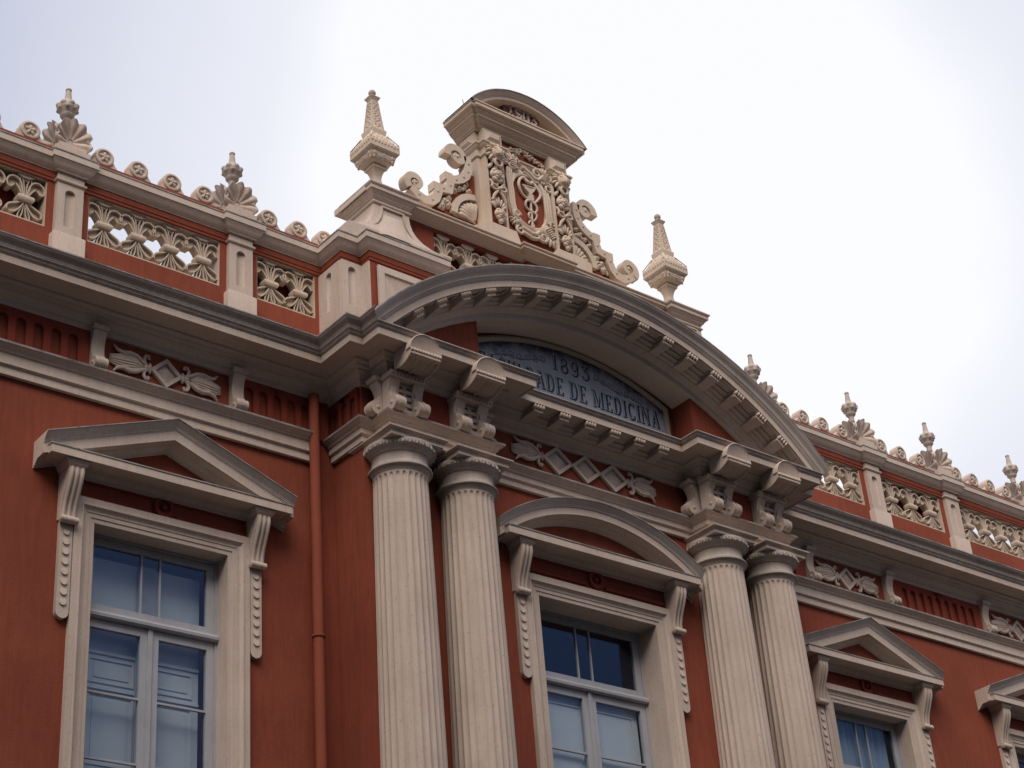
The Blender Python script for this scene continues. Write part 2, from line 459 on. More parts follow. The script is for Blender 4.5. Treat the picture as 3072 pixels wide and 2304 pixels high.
for x in (-65, -15):
    MB().sq([(7, 0), (7, 39), (7.4, 39.2), (7.4, 40), (6.4, 40.5), (6.4, 43.5), (6.8, 44), (3.5, 47.5), (.3, 50)], (x, -37)).build('tower', ROWW, T_).location = off
for x in (-50, -40, -30):
    for z in (6, 18): MB().box(x-1.5, x+1.5, -30, -29.9, z, z+6).build('window', DARKROOM, T_).location = off

# ------------------------------------------------------------------ walls
def wall_sheet(mb, x0, x1, z0, z1, y, t, holes):
    """upright sheet at y facing -Y with openings (xa, xb, za, zb) and reveals t deep"""
    xs = sorted({x0, x1, *[h[0] for h in holes], *[h[1] for h in holes]})
    zs = sorted({z0, z1, *[h[2] for h in holes], *[h[3] for h in holes]})
    for i in range(len(xs)-1):
        for j in range(len(zs)-1):
            cx, cz = (xs[i]+xs[i+1])/2, (zs[j]+zs[j+1])/2
            if any(h[0] < cx < h[1] and h[2] < cz < h[3] for h in holes): continue
            mb.add([(xs[i], y, zs[j]), (xs[i+1], y, zs[j]), (xs[i+1], y, zs[j+1]), (xs[i], y, zs[j+1])], [(0,1,2,3)])
    for xa, xb, za, zb in holes:
        mb.add([(xa,y,za),(xa,y+t,za),(xa,y+t,zb),(xa,y,zb)], [(0,1,2,3)])
        mb.add([(xb,y,za),(xb,y+t,za),(xb,y+t,zb),(xb,y,zb)], [(0,1,2,3)])
        mb.add([(xa,y,zb),(xb,y,zb),(xb,y+t,zb),(xa,y+t,zb)], [(0,1,2,3)])
        mb.add([(xa,y,za),(xb,y,za),(xb,y+t,za),(xa,y+t,za)], [(0,1,2,3)])
HW, ZW = 1.05, 12.63       # wing window opening
HC, ZC = 1.26, 12.81       # middle window opening
SILL = 8.3
mb = MB()
wall_sheet(mb, XL, -XA, 0, 16.3, 0, 0.9, [(-W1-HW, -W1+HW, SILL, ZW)])
wall_sheet(mb, XA, XR, 0, 16.3, 0, 0.9, [(W1-HW, W1+HW, SILL, ZW), (W2-HW, W2+HW, SILL, ZW)])
wall_sheet(mb, -XA, XA, 0, 15.8, -YC, 0.9, [(-HC, HC, SILL, ZC)])
for s in (-1, 1):
    mb.add([(s*XA, -YC, 0), (s*XA, 0, 0), (s*XA, 0, 16.3), (s*XA, -YC, 16.3)], [(0,1,2,3)])
mb.add([(XL, 0, 0), (XL, 14, 0), (XL, 14, 16.3), (XL, 0, 16.3)], [(0,1,2,3)])
mb.add([(XR, 0, 0), (XR, 14, 0), (XR, 14, 16.3), (XR, 0, 16.3)], [(0,1,2,3)])
mb.add([(XL, 14, 0), (XR, 14, 0), (XR, 14, 16.3), (XL, 14, 16.3)], [(0,1,2,3)])
mb.build('wall', RED, B)
# frieze blocks above the column pairs
for s in (-1, 1):
    mb = MB()
    xa, xb = sorted((s*XI, s*XB))
    mb.box(xa, xb, -YB, -YC+0.02, ZA-0.01, 15.8)
    mb.build('frieze_block', REDD, B)
# flat roof behind the parapet
MB().box(XL, XR, 1.2, 14, 16.2, 16.32).build('roof', GREYW, B)
MB().box(-4.4, 4.4, 0.6, 1.2, 16.2, 16.5).build('gutter_floor', GREYW, B)

# ------------------------------------------------------------------ entablature
def arch_prof(f1, f2, bot):
    return [(0, ZA+0.03), (.205, ZA+0.004), (.22, ZA), (.22, 14.915), (.20, 14.905), (.185, 14.885), (.155, 14.865), (.135, 14.85), (.13, 14.825), (.105, 14.815),
            (.105, f1), (.085, f1-.008), (.065, f1-.02), (.065, bot), (0, bot)]
AM = [1, 1, 1, 0, 0, 0, 0, 0, 0, 0, 0, 0, 0, 0]
for s in (-1, 1):
    mb = MB()
    p = [(XL, 0), (-4.96, 0)] if s < 0 else [(4.7, 0), (XR, 0)]
    mb.sweep_xy(p, arch_prof(14.65, 0, 14.505), mis=AM)
    mb.build('architrave', [CREAM, GREYD], B, smooth=25)
mb = MB()
mb.sweep_xy([(-XA, -0.02)]+FULL[2:12]+[(XA, -0.02)], arch_prof(14.72, 0, 14.60), mis=AM)
for s in (-1, 1):
    xa, xb = sorted((s*(XI-.06), s*(XB+.06)))
    mb.box(xa+.01, xb-.01, -YB-.05, -YC, 14.592, 14.75)
mb.build('architrave', [CREAM, GREYD], B, smooth=25)

BED = [(0, 15.60), (.055, 15.605), (.062, 15.69), (.09, 15.70), (.10, 15.72), (.125, 15.75), (.165, 15.775), (.175, 15.80), (.23, 15.81), (.25, 15.845), (.30, 15.87),
       (.31, 15.90), (.36, 15.918), (.59, 15.925), (.597, 15.911), (.62, 15.911)]
TOPM = [(.62, 16.03), (.634, 16.034), (.634, 16.046), (.648, 16.052), (.655, 16.075), (.672, 16.095), (.683, 16.10), (.683, 16.12)]
mb = MB()
pr = BED + TOPM + [(.66, 16.126), (-0.1, 16.17)]
mis = [0]*(len(BED)) + [2]*(len(TOPM)-1) + [1, 1]
mb.sweep_xy(FULL, pr, mis=mis)
mb.build('cornice', [CREAM, GREYD, GREYW], B, smooth=25)
CYM = [(.60, 16.115), (.687, 16.121), (.69, 16.13)] + cyma(.69, 16.135, .77, 16.245, 8) + [(.78, 16.25), (.782, 16.272), (.70, 16.285), (0, 16.33)]
cm = [1]*(len(CYM)-4) + [0, 0, 0]
def cym_run(path, name):
    mb = MB(); n = len(CYM)
    t = MB(); t.sweep_xy(path, CYM, mis=cm, caps=False)
    nf = (len(path)-2)*(n-1)
    keep = t.f[:nf]
    mb.v = t.v; mb.f = keep; mb.m = t.m[:nf]
    q = (len(path)-2)*n
    mb.f.append(tuple(range(q, q+n))); mb.m.append(1)
    return mb.build(name, [GREYD, GREYW], B, smooth=30)
cym_run([(XL, 0), (-XA, 0), (-XA, -YC), (-XB, -YC), (-XB, -YB), (-XI, -YB)], 'gutter_moulding')
pth = [(-x, y) for x, y in [(XR, 0), (XA, 0), (XA, -YC), (XB, -YC), (XB, -YB), (XI, -YB)]]
o = cym_run([(-XR, 0), (-XA, 0), (-XA, -YC), (-XB, -YC), (-XB, -YB), (-XI, -YB)], 'gutter_moulding')
o.data.transform(Matrix.Scale(-1, 4, (1, 0, 0)))

# ------------------------------------------------------------------ arched pediment
AZ = 11.545
AP = [(-.55, 6.93), (.70, 6.875), (.782, 6.863), (.782, 6.838)] + [(o, r) for o, r in reversed(cyma(.69, 6.735, .77, 6.833, 8))] + [(.69, 6.73), (.683, 6.725), (.683, 6.705), (.672, 6.70), (.655, 6.685), (.648, 6.667),
      (.634, 6.661), (.634, 6.649), (.62, 6.645), (.62, 6.53), (.597, 6.53), (.59, 6.545), (.36, 6.54), (.31, 6.52), (.30, 6.49), (.25, 6.465), (.23, 6.43), (.175, 6.42), (.165, 6.395), (.125, 6.37), (.10, 6.34),
      (.062, 6.32), (.055, 6.225), (-.46, 6.22)]
am = []
for i in range(len(AP)-1):
    r = (AP[i][1]+AP[i+1][1])/2
    am.append(1 if r > 6.838 else (2 if r > 6.646 else 0))
mb = MB(); NS = 96; k = len(AP); vs = []
for i in range(NS+1):
    s = lerp(-1, 1, i/NS)
    for off, r in AP:
        a = math.asin(min(1, (XB+off)/r))*s
        vs.append((r*math.sin(a), -(YB+off-.005), AZ+r*math.cos(a)))
for i in range(NS):
    for j in range(k-1):
        mb.add([vs[i*k+j], vs[(i+1)*k+j], vs[(i+1)*k+j+1], vs[i*k+j+1]], [(0,1,2,3)], am[j])
PED = mb.build('arched_pediment', [CREAM, GREYD, GREYL], B, smooth=28)
# modillion: four rolls over a fillet on a block running back to the wall
def modillion_mb():
    mb = MB()
    mb.box(-.098, .098, -.50, -.12, -.105, 0.02)
    mb.prismx([(-.50, -.135), (-.525, -.135), (-.525, -.095), (-.50, -.095)], -.092, .092)
    mb.prismx([(-.12, -.135), (-.50, -.12), (-.50, -.10), (-.12, -.10)], -.088, .088)
    for q in range(4):
        mb.blob((-.087+q*.058, -.525, -.052), (.031, .06, .050), 8, 6)
    return mb
def place(mb, tr):
    o = MB(); o.v = [tuple(tr @ Vector(p)) for p in mb.v]; o.f = mb.f; o.m = mb.m
    return o
mod = modillion_mb()
for sgn in (-1, 1):
    for kk in range(8):
        a = sgn*(.045+.0905*kk)
        tr = Matrix.Translation((6.535*math.sin(a), -YB-.045, AZ+6.535*math.cos(a))) @ Matrix.Rotation(a, 4, 'Y')
        place(mod, tr).build('modillion', CREAM, PED, smooth=50)
# sunk panels between the modillions, drawn by low ribs on the soffit
for kk in range(-8, 9):
    mb = MB()
    a0 = kk*.0905
    for rr, o0, o1 in ((6.527, .545, .585), (6.527, .365, .395)):
        pts = arc(0, AZ, rr, PI/2-a0-.028, PI/2-a0+.028, 3)
        mb.ribbon([(x, z) for x, z in pts], .016, -YB-o1, -YB-o0)
    for e in (-1, 1):
        q = a0+e*.026
        x, z = 6.527*math.sin(q), AZ+6.527*math.cos(q)
        mb.box(x-.014, x+.014, -YB-.546, -YB-.394, z-.016, z+.016)
    mb.build('coffer_frame', CREAM, PED)
# side pieces of the tympanum and the recessed back
for s in (-1, 1):
    mb = MB()
    pts = [(s*XI, 16.13)]
    a1 = math.asin(4.28/6.215); a0 = math.asin(XI/6.215)
    arcpts = [(s*6.215*math.sin(lerp(a0, a1, i/14)), AZ+6.215*math.cos(lerp(a0, a1, i/14))) for i in range(15)]
    out = [(s*XI, 16.10)] + arcpts + [(s*4.28, 16.0), (s*4.28, 15.98)]
    mb.prism(out, -YB, -.70)
    mb.build('tympanum_cheek', RED, PED)
mb = MB()
pts = arc(0, AZ, 6.6, PI/2-.75, PI/2+.75, 30)
mb.prism([(4.4, 15.9)] + pts + [(-4.4, 15.9)], -.69, -.30)
mb.build('tympanum', RED, PED)
MB().box(-XI-.3, XI+.3, -YC-.35, -.60, 15.98, 16.05).build('sill_ledge', CREAM, PED)
# middle modillions under the straight cornice
for q in (-5, -3, -1, 1, 3, 5):
    place(mod, Matrix.Translation((q*.278, -YC-.045, 15.925))).build('modillion', CREAM, B, smooth=50)

# ------------------------------------------------------------------ columns
def column_shaft():
    zt, zb = 13.975, 5.6
    zs = [13.985, 13.975, 13.96, 13.945, 13.92, 13.89, 13.86, 13.84, 13.6, 13.2, 12.8, 12.4, 12.0, 11.0, 9.5, 7.5, 6.0, 5.6]
    def rad(z):
        t = (zt-z)/(zt-zb)
        return .418 + .085*(t**0.75)*min(1, 1.0) if t > 0 else .42
    nf, per = 26, 8
    n = nf*per; vs = []; mb = MB()
    for z in zs:
        r0 = rad(z)
        for j in range(n):
            u = (j % per)/per
            d = 0
            if z <= 13.95:
                # rounded flute head: the groove narrows towards the top
                h = min(1, max(0, (13.95-z)/.07)); half = .40*math.sqrt(max(0, 1-(1-h)**2))
                q = abs(u-.5)
                if q < half: d = .026*math.sqrt(max(0, 1-(q/max(half, 1e-4))**2))
                elif q > .46: d = .004
            a = 2*PI*j/n
            vs.append(((r0-d)*math.cos(a), (r0-d)*math.sin(a), z))
    fs = []
    for i in range(len(zs)-1):
        for j in range(n):
            fs.append((i*n+j, i*n+(j+1) % n, (i+1)*n+(j+1) % n, (i+1)*n+j))
    mb.add(vs, fs)
    return mb
def column_capital():
    mb = MB()
    pr = [(.41, 13.97), (.425, 14.0), (.44, 14.03), (.456, 14.048), (.458, 14.056), (.478, 14.058), (.49, 14.066), (.494, 14.078), (.49, 14.09), (.478, 14.096), (.466, 14.098), (.464, 14.122), (.446, 14.135), (.435, 14.155),
          (.43, 14.22), (.43, 14.29), (.436, 14.305), (.458, 14.31), (.462, 14.325), (.475, 14.33), (.48, 14.345), (.50, 14.355), (.525, 14.38), (.545, 14.41), (.552, 14.44), (.545, 14.468)]
    mb.lathe(pr, (0, 0), 64)
    ne = 30
    for j in range(ne):
        a = 2*PI*j/ne
        vs0 = len(mb.v)
        t = MB(); t.blob((0, 0, 0), (.027, .030, .048), 6, 5)
        tr = Matrix.Rotation(a, 4, 'Z') @ Matrix.Translation((.522, 0, 14.413)) @ Matrix.Rotation(PI/2, 4, 'Z') @ Matrix.Rotation(R(-28), 4, 'X')
        mb.add([tr @ Vector(p) for p in t.v], t.f)
        a2 = a+PI/ne
        t = MB(); t.blob((0, 0, 0), (.010, .022, .05), 5, 4)
        tr = Matrix.Rotation(a2, 4, 'Z') @ Matrix.Translation((.54, 0, 14.413)) @ Matrix.Rotation(PI/2, 4, 'Z') @ Matrix.Rotation(R(-28), 4, 'X')
        mb.add([tr @ Vector(p) for p in t.v], t.f)
    return mb
def abacus_mb():
    return MB().sq([(.455, 14.464), (.488, 14.466), (.488, 14.538), (.497, 14.541), (.505, 14.552), (.525, 14.562), (.548, 14.568), (.550, 14.588)], (0, 0))
ky = -1.011
C1 = [-4.002, -2.738, 2.738, 4.002]
base = None
for i, cx in enumerate(C1):
    if base is None:
        sh = column_shaft().build('column', CREAM, B, smooth=38, loc=(cx, ky, 0))
        column_capital().build('capital', STONE, sh, smooth=40)
        abacus_mb().build('abacus', [CREAM], sh, smooth=25)
        MB().lathe([(.60, 5.1), (.62, 5.2), (.60, 5.3), (.55, 5.35), (.55, 5.42), (.58, 5.48), (.56, 5.56), (.51, 5.6)], (0, 0), 48).build('base_moulding', CREAM, sh, smooth=40)
        MB().sq([(.64, 5.1), (.64, 4.9), (.60, 4.85), (.58, 0)], (0, 0)).build('pedestal', CREAM, sh)
        base = sh
    else:
        copy_part(base, B, (cx, ky, 0))

# ------------------------------------------------------------------ consoles above the columns
def scroll_profile(h=.62, p=.17):
    """side outline (y, z) of an S-shaped console, foot at z = 0, standing on the wall plane y = 0"""
    r = p*.62; cy, cz = -(p*1.02), r+.005
    pts = [(0.02, 0.0)]
    for t in range(0, 15):
        a = R(-80 - t*14.5)
        pts.append((cy + r*math.cos(a)*1.0, cz + r*math.sin(a)))
    pts += [(-p*.88, r*2.35), (-p*.88, r*2.65), (-p*.72, r*2.7), (-p*.62, h*.55), (-p*.66, h*.70), (-p*.82, h*.84), (-p*1.02, h*.93), (-p*1.05, h), (0.02, h)]
    return pts, (cy, cz, r)
def console_pair():
    mb = MB()
    for sx in (-1, 1):
        c = sx*.225
        pts, (cy, cz, r) = scroll_profile(.60, .20)
        mb.prismx(pts, c-.098, c+.098)
        for e in (-1, 1):                                   # raised edges and volute eyes
            mb.blob((c+e*.098, cy, cz), (.018, .035, .035), 8, 6)
        mb.prismx([(y-.012, z) for y, z in pts[1:16]] + [(y+.02, z) for y, z in reversed(pts[1:16])], c-.03, c+.03)
        mb.box(c-.05, c+.05, -.135-.012, -.10, .32, .50)
    for q in range(5):                                      # rungs of the ladder between the scrolls
        z = .06+q*.115
        mb.box(-.13, .13, -.125 + (.02 if q > 3 else 0), .01, z, z+.062)
    mb.box(-.035, .035, -.11, .01, .02, .56)
    mb.box(-.128, .128, -.06, .01, .0, .58)
    mb.prismx([(.01, .58), (-.24, .585), (-.255, .605), (-.25, .63), (-.27, .65), (-.27, .67), (.01, .67)], -.355, .355)   # moulded cap
    for q in range(-5, 6): mb.blob((q*.066, -.262, .632), (.022, .022, .028), 6, 4)
    return mb
def hood_mb():
    """curled leaf that breaks through the corona above a console"""
    mb = MB()
    # ribbed underside sweeping out from the console cap to the beaded lip
    n = 10; prof = []
    for i in range(n+1):
        t = i/n
        prof.append((-.26 - .44*t, .675 + .085*(t**2.4) - .03*math.sin(PI*t)))
    nx = 28; vs = []
    for i, (y, z) in enumerate(prof):
        for j in range(nx+1):
            u = j/nx; x = -.275+.55*u
            rb = .050*abs(math.sin(u*PI*6))**.8*(1 if i < n-1 else .1)
            vs.append((x, y, z+rb))
    fs = [(i*(nx+1)+j, i*(nx+1)+j+1, (i+1)*(nx+1)+j+1, (i+1)*(nx+1)+j) for i in range(n) for j in range(nx)]
    mb.add(vs, fs)
    for sx in (-1, 1):
        mb.prismx([(y, z) for y, z in prof] + [(-.68, .86), (-.62, .97), (-.26, .97)], sx*.275-.012, sx*.275+.012)
    mb.box(-.262, .262, -.712, -.68, .752, .785)                      # fillet
    for q in range(11): mb.blob((-.265+q*.053, -.705, .818), (.027, .03, .033), 8, 6)
    # curled leaf tip: a shallow bowl leaning forward over the beads
    nr, na = 8, 24; vs = []
    def bowl(q, a):
        t = q*math.sin(a)
        return -.69-.035*t+.052*(1-q*q)
    for i in range(nr+1):
        q = i/nr
        for j in range(na+1):
            a = PI*j/na
            vs.append((.285*q*math.cos(a), bowl(q, a), .845+.275*q*math.sin(a)))
    fs = [(i*(na+1)+j, i*(na+1)+j+1, (i+1)*(na+1)+j+1, (i+1)*(na+1)+j) for i in range(nr) for j in range(na)]
    mb.add(vs, fs)
    vs = []
    for k_, q in ((0, 1.0), (1, 1.03), (2, 1.07), (3, 1.07)):
        for j in range(na+1):
            a = PI*j/na
            yy = bowl(1, a)
            vs.append((.285*q*math.cos(a), (yy, yy-.012, yy-.004, -.60)[k_], .845+.275*q*math.sin(a)))
    fs = [(i*(na+1)+j, i*(na+1)+j+1, (i+1)*(na+1)+j+1, (i+1)*(na+1)+j) for i in range(3) for j in range(na)]
    mb.add(vs, fs)
    mb.box(-.28, .28, -.70, -.60, .832, .846)
    return mb
first = None
for i, cx in enumerate((-4.06, -2.80, 2.68, 3.94)):
    if first is None:
        first = console_pair().build('console', CREAM, B, smooth=35, loc=(cx, -YB, ZA))
        hood_mb().build('leaf_hood', CREAM, first, smooth=40)
    else:
        copy_part(first, B, (cx, -YB, ZA))
# single consoles on the outer flanks of the blocks
def single_console(wd=.2, h=.60, p=.2):
    mb = MB(); pts, (cy, cz, r) = scroll_profile(h, p)
    mb.prismx(pts, -wd/2, wd/2)
    mb.prismx([(y-.012, z) for y, z in pts[1:16]] + [(y+.02, z) for y, z in reversed(pts[1:16])], -wd*.18, wd*.18)
    for e in (-1, 1): mb.blob((e*wd/2, cy, cz), (.02, .032, .032), 8, 6)
    mb.prismx([(.01, h), (-p*1.25, h+.005), (-p*1.3, h+.03), (-p*1.3, h+.07), (.01, h+.07)], -wd*.62, wd*.62)
    return mb
fl = single_console().build('flank_console', CREAM, B, smooth=35, loc=(-XB, -1.06, ZA))
fl.rotation_euler = (0, 0, -PI/2)
c = copy_part(fl, B, (XB, -1.06, ZA)); c.rotation_euler = (0, 0, PI/2)
c = copy_part(fl, B, (-XI, -1.02, ZA)); c.rotation_euler = (0, 0, PI/2)
c = copy_part(fl, B, (XI, -1.02, ZA)); c.rotation_euler = (0, 0, -PI/2)

# ------------------------------------------------------------------ frieze of the wings
br = single_console(.20, .66, .155).build('frieze_bracket', CREAM, B, smooth=35, loc=(-W1-1.155, 0, ZA))
for x in (-W1+1.155, W1-1.12, W1+1.185, W2-1.16, W2+1.16): copy_part(br, B, (x, 0, ZA))
def slotted(cs, x0, x1, w=.15, z0=ZA-.02, z1=15.64, zt=15.48):
    """low panel of upright ribs with round headed slots between them"""
    mb = MB(); r = w/2
    ed = [None]+cs+[None]
    for i in range(len(cs)+1):
        a, b = ed[i], ed[i+1]
        out = []
        xl = x0 if a is None else a
        if a is None: out += [(x0, z0)]
        else: out += [(a, zt)] + [(a+r*math.sin(t), zt-r+r*math.cos(t)) for t in (PI/8, PI/4, 3*PI/8, PI/2)] + [(a+r, z0)]
        if b is None: out += [(x1, z0), (x1, z1)]
        else: out += [(b-r, z0)] + [(b-r*math.sin(t), zt-r+r*math.cos(t)) for t in (PI/2, 3*PI/8, PI/4, PI/8)] + [(b, zt), (b, z1)]
        out += [(xl, z1)]
        mb.prism(out, -.055, .0)
    return mb
for cs, x0, x1 in (([-10.27+.265*i for i in range(6)], -10.5, -W1-1.27), ([-6.05+.25*i for i in range(5)], -W1+1.27, -4.62),
                   ([9.12+.263*i for i in range(9)], W1+1.30, W2-1.28), ([4.85+.25*i for i in range(5)], 4.6, W1-1.24)):
    slotted(cs, x0, x1).build('fluted_frieze_panel', REDD, B, smooth=30)
# on the short sides and front of the projecting part, too
mb = slotted([.13, .36, .59], 0.02, .72)
o = mb.build('fluted_frieze_panel', REDD, B, smooth=30, loc=(-XA, -.02, 0)); o.rotation_euler = (0, 0, -PI/2)

def diamond(mb, cx, cz, hw, hh, y, rim=.052):
    for a, b, y0 in ((1, 1, 0),):
        O = [(cx-hw, cz), (cx, cz+hh), (cx+hw, cz), (cx, cz-hh)]
        k = 1-rim*1.5/min(hw, hh)
        I = [(cx-hw*k, cz), (cx, cz+hh*k), (cx+hw*k, cz), (cx, cz-hh*k)]
        vs = [(p, y, q) for p, q in O]+[(p, y-.055, q) for p, q in O]+[(p, y-.055, q) for p, q in I]+[(p, y-.006, q) for p, q in I]+[(cx, y-.055, cz+hh*.1)]
        fs = []
        for i in range(4):
            j = (i+1) % 4
            fs += [(i, j, 4+j, 4+i), (4+i, 4+j, 8+j, 8+i), (8+i, 8+j, 12+j, 12+i), (12+i, 12+j, 16)]
        mb.add(vs, fs)
def tulip(s):
    """closed flower with curled leaves lying along the frieze, stem at the origin, pointing to s * x"""
    mb = MB()
    X = lambda pts: [(s*x, y, z) for x, y, z in pts]
    mb.blob((s*.03, -.03, 0), (.032, .045, .095), 8, 6)
    mb.blob((s*.09, -.03, 0), (.06, .04, .04), 8, 6)
    mb.blob((s*.44, -.02, 0), (.23, .055, .115), 14, 8)
    for q in range(-3, 4):
        mb.tube(X([(.14+.03*abs(q), -.055, q*.02), (.30, -.082+abs(q)*.010, q*.036), (.46, -.082+abs(q)*.013, q*.036-.012), (.60, -.06+abs(q)*.012, q*.027-.014), (.68, -.025, q*.02-.01)]), [.012, .022, .022, .018, .006], 6)
    for e in (-1, 1):
        mb.tube(X([(.06, -.03, e*.02), (.12, -.035, e*.07), (.13, -.04, e*.14), (.10, -.04, e*.19), (.055, -.04, e*.195), (.045, -.04, e*.16), (.075, -.04, e*.15)]), [.026, .03, .028, .026, .024, .022, .016], 7)
        mb.tube(X([(.08, -.03, e*.03), (.17, -.05, e*.07), (.25, -.055, e*.125), (.36, -.05, e*.145), (.47, -.05, e*.125), (.56, -.045, e*.15), (.62, -.04, e*.22)]), [.03, .034, .038, .04, .036, .028, .008], 7)
        mb.tube(X([(.36, -.06, e*.10), (.44, -.06, e*.095), (.52, -.055, e*.115)]), [.012, .02, .006], 6)
    return mb
def frieze_ornament(n, loc, pitch=.624, hw=.295, hh=.25):
    mb = MB()
    for q in range(n):
        diamond(mb, (q-(n-1)/2)*pitch, 0, hw, hh, -.003*(q % 2))
    o = mb.build('frieze_ornament', CREAM, B, loc=loc)
    e = (n-1)/2*pitch+hw
    for s in (-1, 1): tulip(s).build('tulip_relief', CREAM, o, smooth=45, loc=(s*(e-.03), 0, 0))
    return o
frieze_ornament(3, (.03, -YC, 15.35), hw=.335, hh=.265)
a = frieze_ornament(1, (-W1-.02, 0, 15.295), hw=.27, hh=.245)
copy_part(a, B, (W1-.01, 0, 15.295)); copy_part(a, B, (W2, 0, 15.295))

# ------------------------------------------------------------------ windows
def surround(half, ztop, depth, wd):
    mb = MB(); k = wd/.30
    prof = [(-.004, depth), (-.004, -.02), (.055*k, -.024), (.058*k, -.036), (.115*k, -.040), (.118*k, -.05), (.135*k, -.052), (.165*k, -.066), (.185*k, -.088), (.19*k, -.10), (.205*k, -.10), (.21*k, -.085), (.30*k, -.085), (.30*k, 0.01)]
    mb.sweep_xz([(-half, SILL), (-half, ztop), (half, ztop), (half, SILL)], prof)
    mb.box(-half-wd-.1, half+wd+.1, -.16, depth, SILL-.2, SILL)
    return mb
def sash_frame(mb, x0, x1, z0, z1, y0, y1, l, r, t, b):
    """a ring of four rails"""
    mb.box(x0, x0+l, y0, y1, z0, z1); mb.box(x1-r, x1, y0, y1, z0, z1)
    mb.box(x0+l, x1-r, y0, y1, z1-t, z1); mb.box(x0+l, x1-r, y0, y1, z0, z0+b)
def window(cx, wall_y, half, ztop, depth, wd, kind):
    """fixed frame with a transom light over a pair of glazed leaves, inside a moulded surround"""
    d = depth
    fr = MB()
    lx, rx = -half+.035, half-.035
    sash_frame(fr, -half-.01, half+.01, SILL-.02, ztop+.02, d, d+.13, .05, .05, .06, .06)
    fr.prismx([(d-.055, ztop-1.22), (d-.06, ztop-1.18), (d-.045, ztop-1.165), (d-.035, ztop-1.14), (d+.10, ztop-1.14), (d+.10, ztop-1.245), (d-.02, ztop-1.24)], -half+.005, half-.005)
    o = fr.build('window', WHITE, B, loc=(cx, wall_y, 0))
    surround(half, ztop, depth, wd).build('surround', CREAM, o, smooth=25)
    zt0, zt1 = ztop-1.14, ztop-.05
    # transom light
    tl = MB(); sash_frame(tl, lx+.005, rx-.005, zt0+.002, zt1, d+.025, d+.085, .13, .13, .10, .11)
    g0, g1 = lx+.135, rx-.135
    a = (g0+g1)/2
    for q in (-.145, .145): tl.box(a+q-.013, a+q+.013, d+.03, d+.07, zt0+.112, zt1-.10)
    tl.build('transom_light', WHITE, o)
    MB().box(g0, g1, d+.05, d+.056, zt0+.11, zt1-.10).build('pane', GLASS, o)
    # leaves
    z0, z1 = SILL+.05, ztop-1.25
    for s in (-1, 1):
        lf = MB()
        xa, xb = sorted((s*.012, s*(half-.04)))
        li, ro = (.135, .105) if s > 0 else (.105, .135)
        sash_frame(lf, xa, xb, z0, z1, d+.02, d+.085, *( (.125, .12) if s > 0 else (.12, .125)), .12, .2)
        for q in range(1, 4):
            z = z1-.12-q*.90
            if z > z0+.25: lf.box(xa+.12, xb-.12, d+.028, d+.07, z-.016, z+.016)
        lf.build('casement_leaf', WHITE, o, bevel=.004)
        MB().box(xa+.115, xb-.115, d+.05, d+.056, z0+.19, z1-.115).build('pane', GLASS, o)
    MB().box(-.035, .035, d-.005, d+.022, z0, z1).build('meeting_strip', WHITE, o)
    # what closes the window inside
    by = d+(.24 if kind == 'shutter' else .13)
    if kind in ('shutter', 'blind'):
        for s in (-1, 1):
            sh = MB(); xa, xb = sorted((s*.01, s*(half-.16)))
            top = ztop-.24 if kind == 'shutter' else ztop-1.35
            def panels(zs):
                sh.box(xa, xb, by, by+.04, SILL, top)
                for za, zb in zs:
                    x0, x1 = xa+.13, xb-.13
                    sash_frame(sh, x0-.03, x1+.03, za-.03, zb+.03, by-.014, by, .03, .03, .03, .03)
                    sh.box(x0+.05, x1-.05, by-.01, by, za+.05, zb-.05)
            if kind == 'shutter':
                panels([(ztop-2.02, ztop-1.72), (ztop-3.15, ztop-2.22), (SILL+.2, ztop-3.35)])
                for zz in (ztop-1.62, ztop-2.12): sh.box(xa, xb, by-.02, by, zz-.02, zz+.02)
            else:
                panels([(ztop-2.9, ztop-1.5)])
            sh.build('shutter' if kind == 'shutter' else 'blind', SHUT if kind == 'shutter' else BLIND, o)
    if kind == 'shutter':
        MB().box(-.10, .16, by-.05, by-.015, SILL, ztop-.24).build('shutter_strip', WHITE, o)
    if kind == 'curtain':
        cu = MB(); n = 90; vs = []
        for i in range(n+1):
            u = i/n; x = lerp(-half+.05, half-.22, u)
            y = by+.03+.028*math.sin(u*70)+.018*math.sin(u*31+1)
            for z in (SILL, ztop-.1): vs.append((x, y, z))
        for i in range(n): cu.add(vs[2*i:2*i+4], [(0, 2, 3, 1)])
        cu.build('curtain', CURT, o, smooth=60)
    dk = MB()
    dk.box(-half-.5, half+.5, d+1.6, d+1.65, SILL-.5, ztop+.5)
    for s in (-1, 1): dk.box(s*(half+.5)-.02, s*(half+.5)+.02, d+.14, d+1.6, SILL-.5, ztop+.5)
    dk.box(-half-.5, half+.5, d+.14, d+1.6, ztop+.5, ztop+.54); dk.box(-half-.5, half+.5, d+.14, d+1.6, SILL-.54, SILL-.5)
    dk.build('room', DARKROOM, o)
    return o
window(-W1, 0, HW, ZW, .26, .32, 'shutter')
window(W1, 0, HW, ZW, .26, .32, 'curtain')
window(W2, 0, HW, ZW, .26, .32, 'dark')
window(0, -YC, HC, ZC, .40, .31, 'blind')

